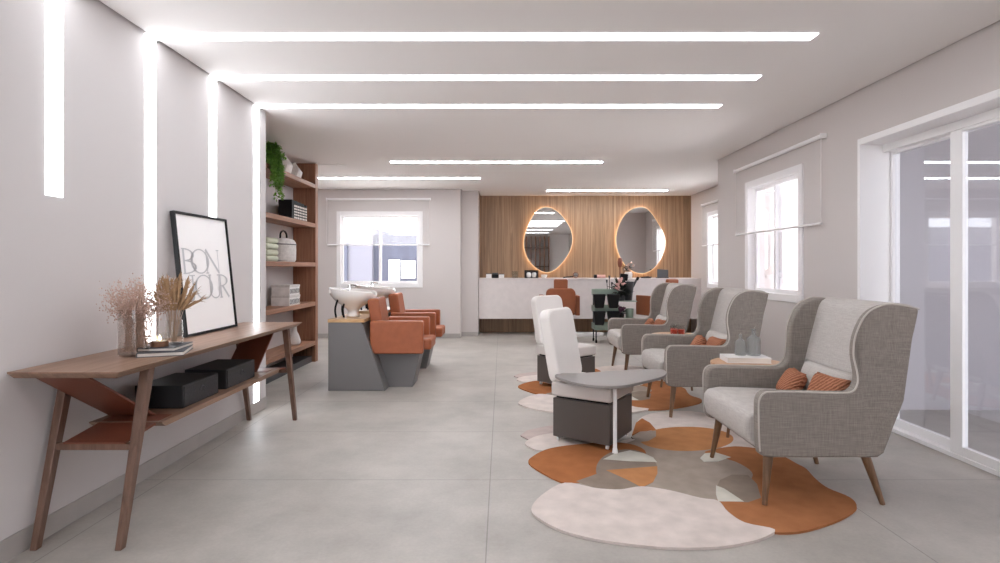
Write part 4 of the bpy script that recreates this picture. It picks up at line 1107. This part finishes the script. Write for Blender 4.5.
G().rod((.09,-.003,.058), (.09,.003,.058), .048, n=28).build('mirror_disc', M['mirror'], b)
G().rod((.04,0,.03), (-.15,0,.013), .012, .012, 12).build('handle', M['black'], b)
b = thing('spray_can', 'pink spray bottle with black cap lying on the counter', 'bottle', (ctx(600), yc, CT))
G().rod((-.06,0,.032), (.10,0,.032), .032, n=20).build('can_body', M['pink'], b); G().rod((-.115,0,.034), (-.061,0,.034), .034, n=20).build('cap', M['black'], b)
b = thing('flower_vase', 'grey vase of dark and pale flowers on the counter below the right mirror', 'flowers', (ctx(628.5), yc, CT))
G().lathe([(0,0),(.05,0),(.07,.03),(.075,.09),(.06,.12),(.055,.12),(.068,.09),(0,.02)], n=24).build('vase', M['basket'], b)
g, g2 = G(), G()
for q in range(60):
    a = random.uniform(0,2*PI); el = random.uniform(0,1.4)
    d = Vector((math.cos(a)*math.cos(el), math.sin(a)*math.cos(el)*.6, math.sin(el)))
    g.leaf(Vector((-.03,0,.13))+d*random.uniform(.0,.07), d, (.1,.1,1), random.uniform(.05,.10), .03)
for q in range(14):
    p = Vector((random.gauss(0,.06), random.gauss(-.02,.03), .16+abs(random.gauss(0,.06))))
    for w in range(4): g2.ball(p+Vector((random.gauss(0,.01),random.gauss(0,.01),random.gauss(0,.008))), .016, 1)
g.build('leaves', M['leafdark'], b, smooth=False); g2.build('petals', M['dryflower'], b)
b = thing('paddle_brush', 'brown paddle brush upright in the counter flower group', 'brush', (ctx(620.5), yc+.04, CT))
G().rod((0,0,0),(0,0,.20), .011, n=12).build('handle', M['leather'], b)
G().lathe([(0,-.10),(.03,-.08),(.045,-.03),(.047,.03),(.03,.09),(0,.10)], (0,0,.295), 20, 1, .35).build('brush_head', M['leather'], b)
b = thing('dish', 'low dark dish of clips on the counter right of the flowers', 'dish', (ctx(646), yc, CT))
G().lathe([(0,0),(.09,0),(.115,.025),(.11,.025),(.085,.006),(0,.006)], n=32).build('dish_plate', M['black'], b)
g = G()
for q in range(14): g.obox((random.uniform(-.07,.07), random.uniform(-.06,.06), .014+random.random()*.02), (.05,.012,.012), RZ(random.uniform(0,3)))
tag(g.build('clips', M['darkgrey'], b), kind='stuff')
b = thing('tablet', 'grey tablet on its stand on the counter right of the right mirror', 'tablet', (ctx(663), yc+.05, CT), math.radians(4))
G().obox((.01,.0,.085), (.22,.012,.165), RX(math.radians(-14)) @ RY(math.radians(5))).build('screen', M['darkgrey'], b, bevel=.003)
G().box(-.11,.11,-.05,.06,0,.012).build('stand_foot', M['black'], b, bevel=.003)

# ------------------------------------------------------------------ behind the camera (seen in the mirrors)
scr = thing('slatted_bookcase', 'dark slatted shelving on the wall opposite the mirrors', 'bookcase', (1.45, YB+.16, 0))
for q in range(7):
    G().box(-.6+q*.19, -.565+q*.19, -.15, .15, 0, 2.6).build('slat', M['shelfv'], scr)
for z in (.5, 1.3, 2.1): G().box(-.6, .575, -.149, .149, z, z+.04).build('shelf', M['darkgrey'], scr)

# ------------------------------------------------------------------ world, camera, colour
w = bpy.data.worlds.new('World'); scn.world = w; w.use_nodes = True
nt = w.node_tree; bg = nt.nodes['Background']
bg.inputs['Color'].default_value = (0.93, 0.95, 1.0, 1); bg.inputs['Strength'].default_value = 3.0
sun = bpy.data.lights.new('Sun', 'SUN'); sun.energy = 16; sun.angle = .02; sun.color = (1, .97, .93)
so = bpy.data.objects.new('Sun', sun); COL.objects.link(so); so.location = (0, 3, 12)
so.rotation_euler = (math.radians(-22), math.radians(-14), 0)
cam = bpy.data.cameras.new('Camera'); co = bpy.data.objects.new('Camera', cam); COL.objects.link(co)
co.location = (0, 0, H_EYE); co.rotation_euler = (PI/2, 0, 0)
cam.sensor_width = 36; cam.lens = 36*FPX/1000
cam.shift_x = -(VX-500)/1000; cam.shift_y = -(281.5-VY)/1000
cam.clip_start = .05
scn.camera = co
scn.view_settings.view_transform = 'Standard'; scn.view_settings.look = 'None'
scn.view_settings.exposure = 1.33; scn.view_settings.gamma = 1; scn.view_settings.use_curve_mapping = False
cy = scn.cycles
cy.use_denoising = True
cy.max_bounces = 14; cy.diffuse_bounces = 9; cy.glossy_bounces = 5; cy.transparent_max_bounces = 16; cy.transmission_bounces = 6
cy.sample_clamp_indirect = 6.0
cy.caustics_reflective = False; cy.caustics_refractive = False
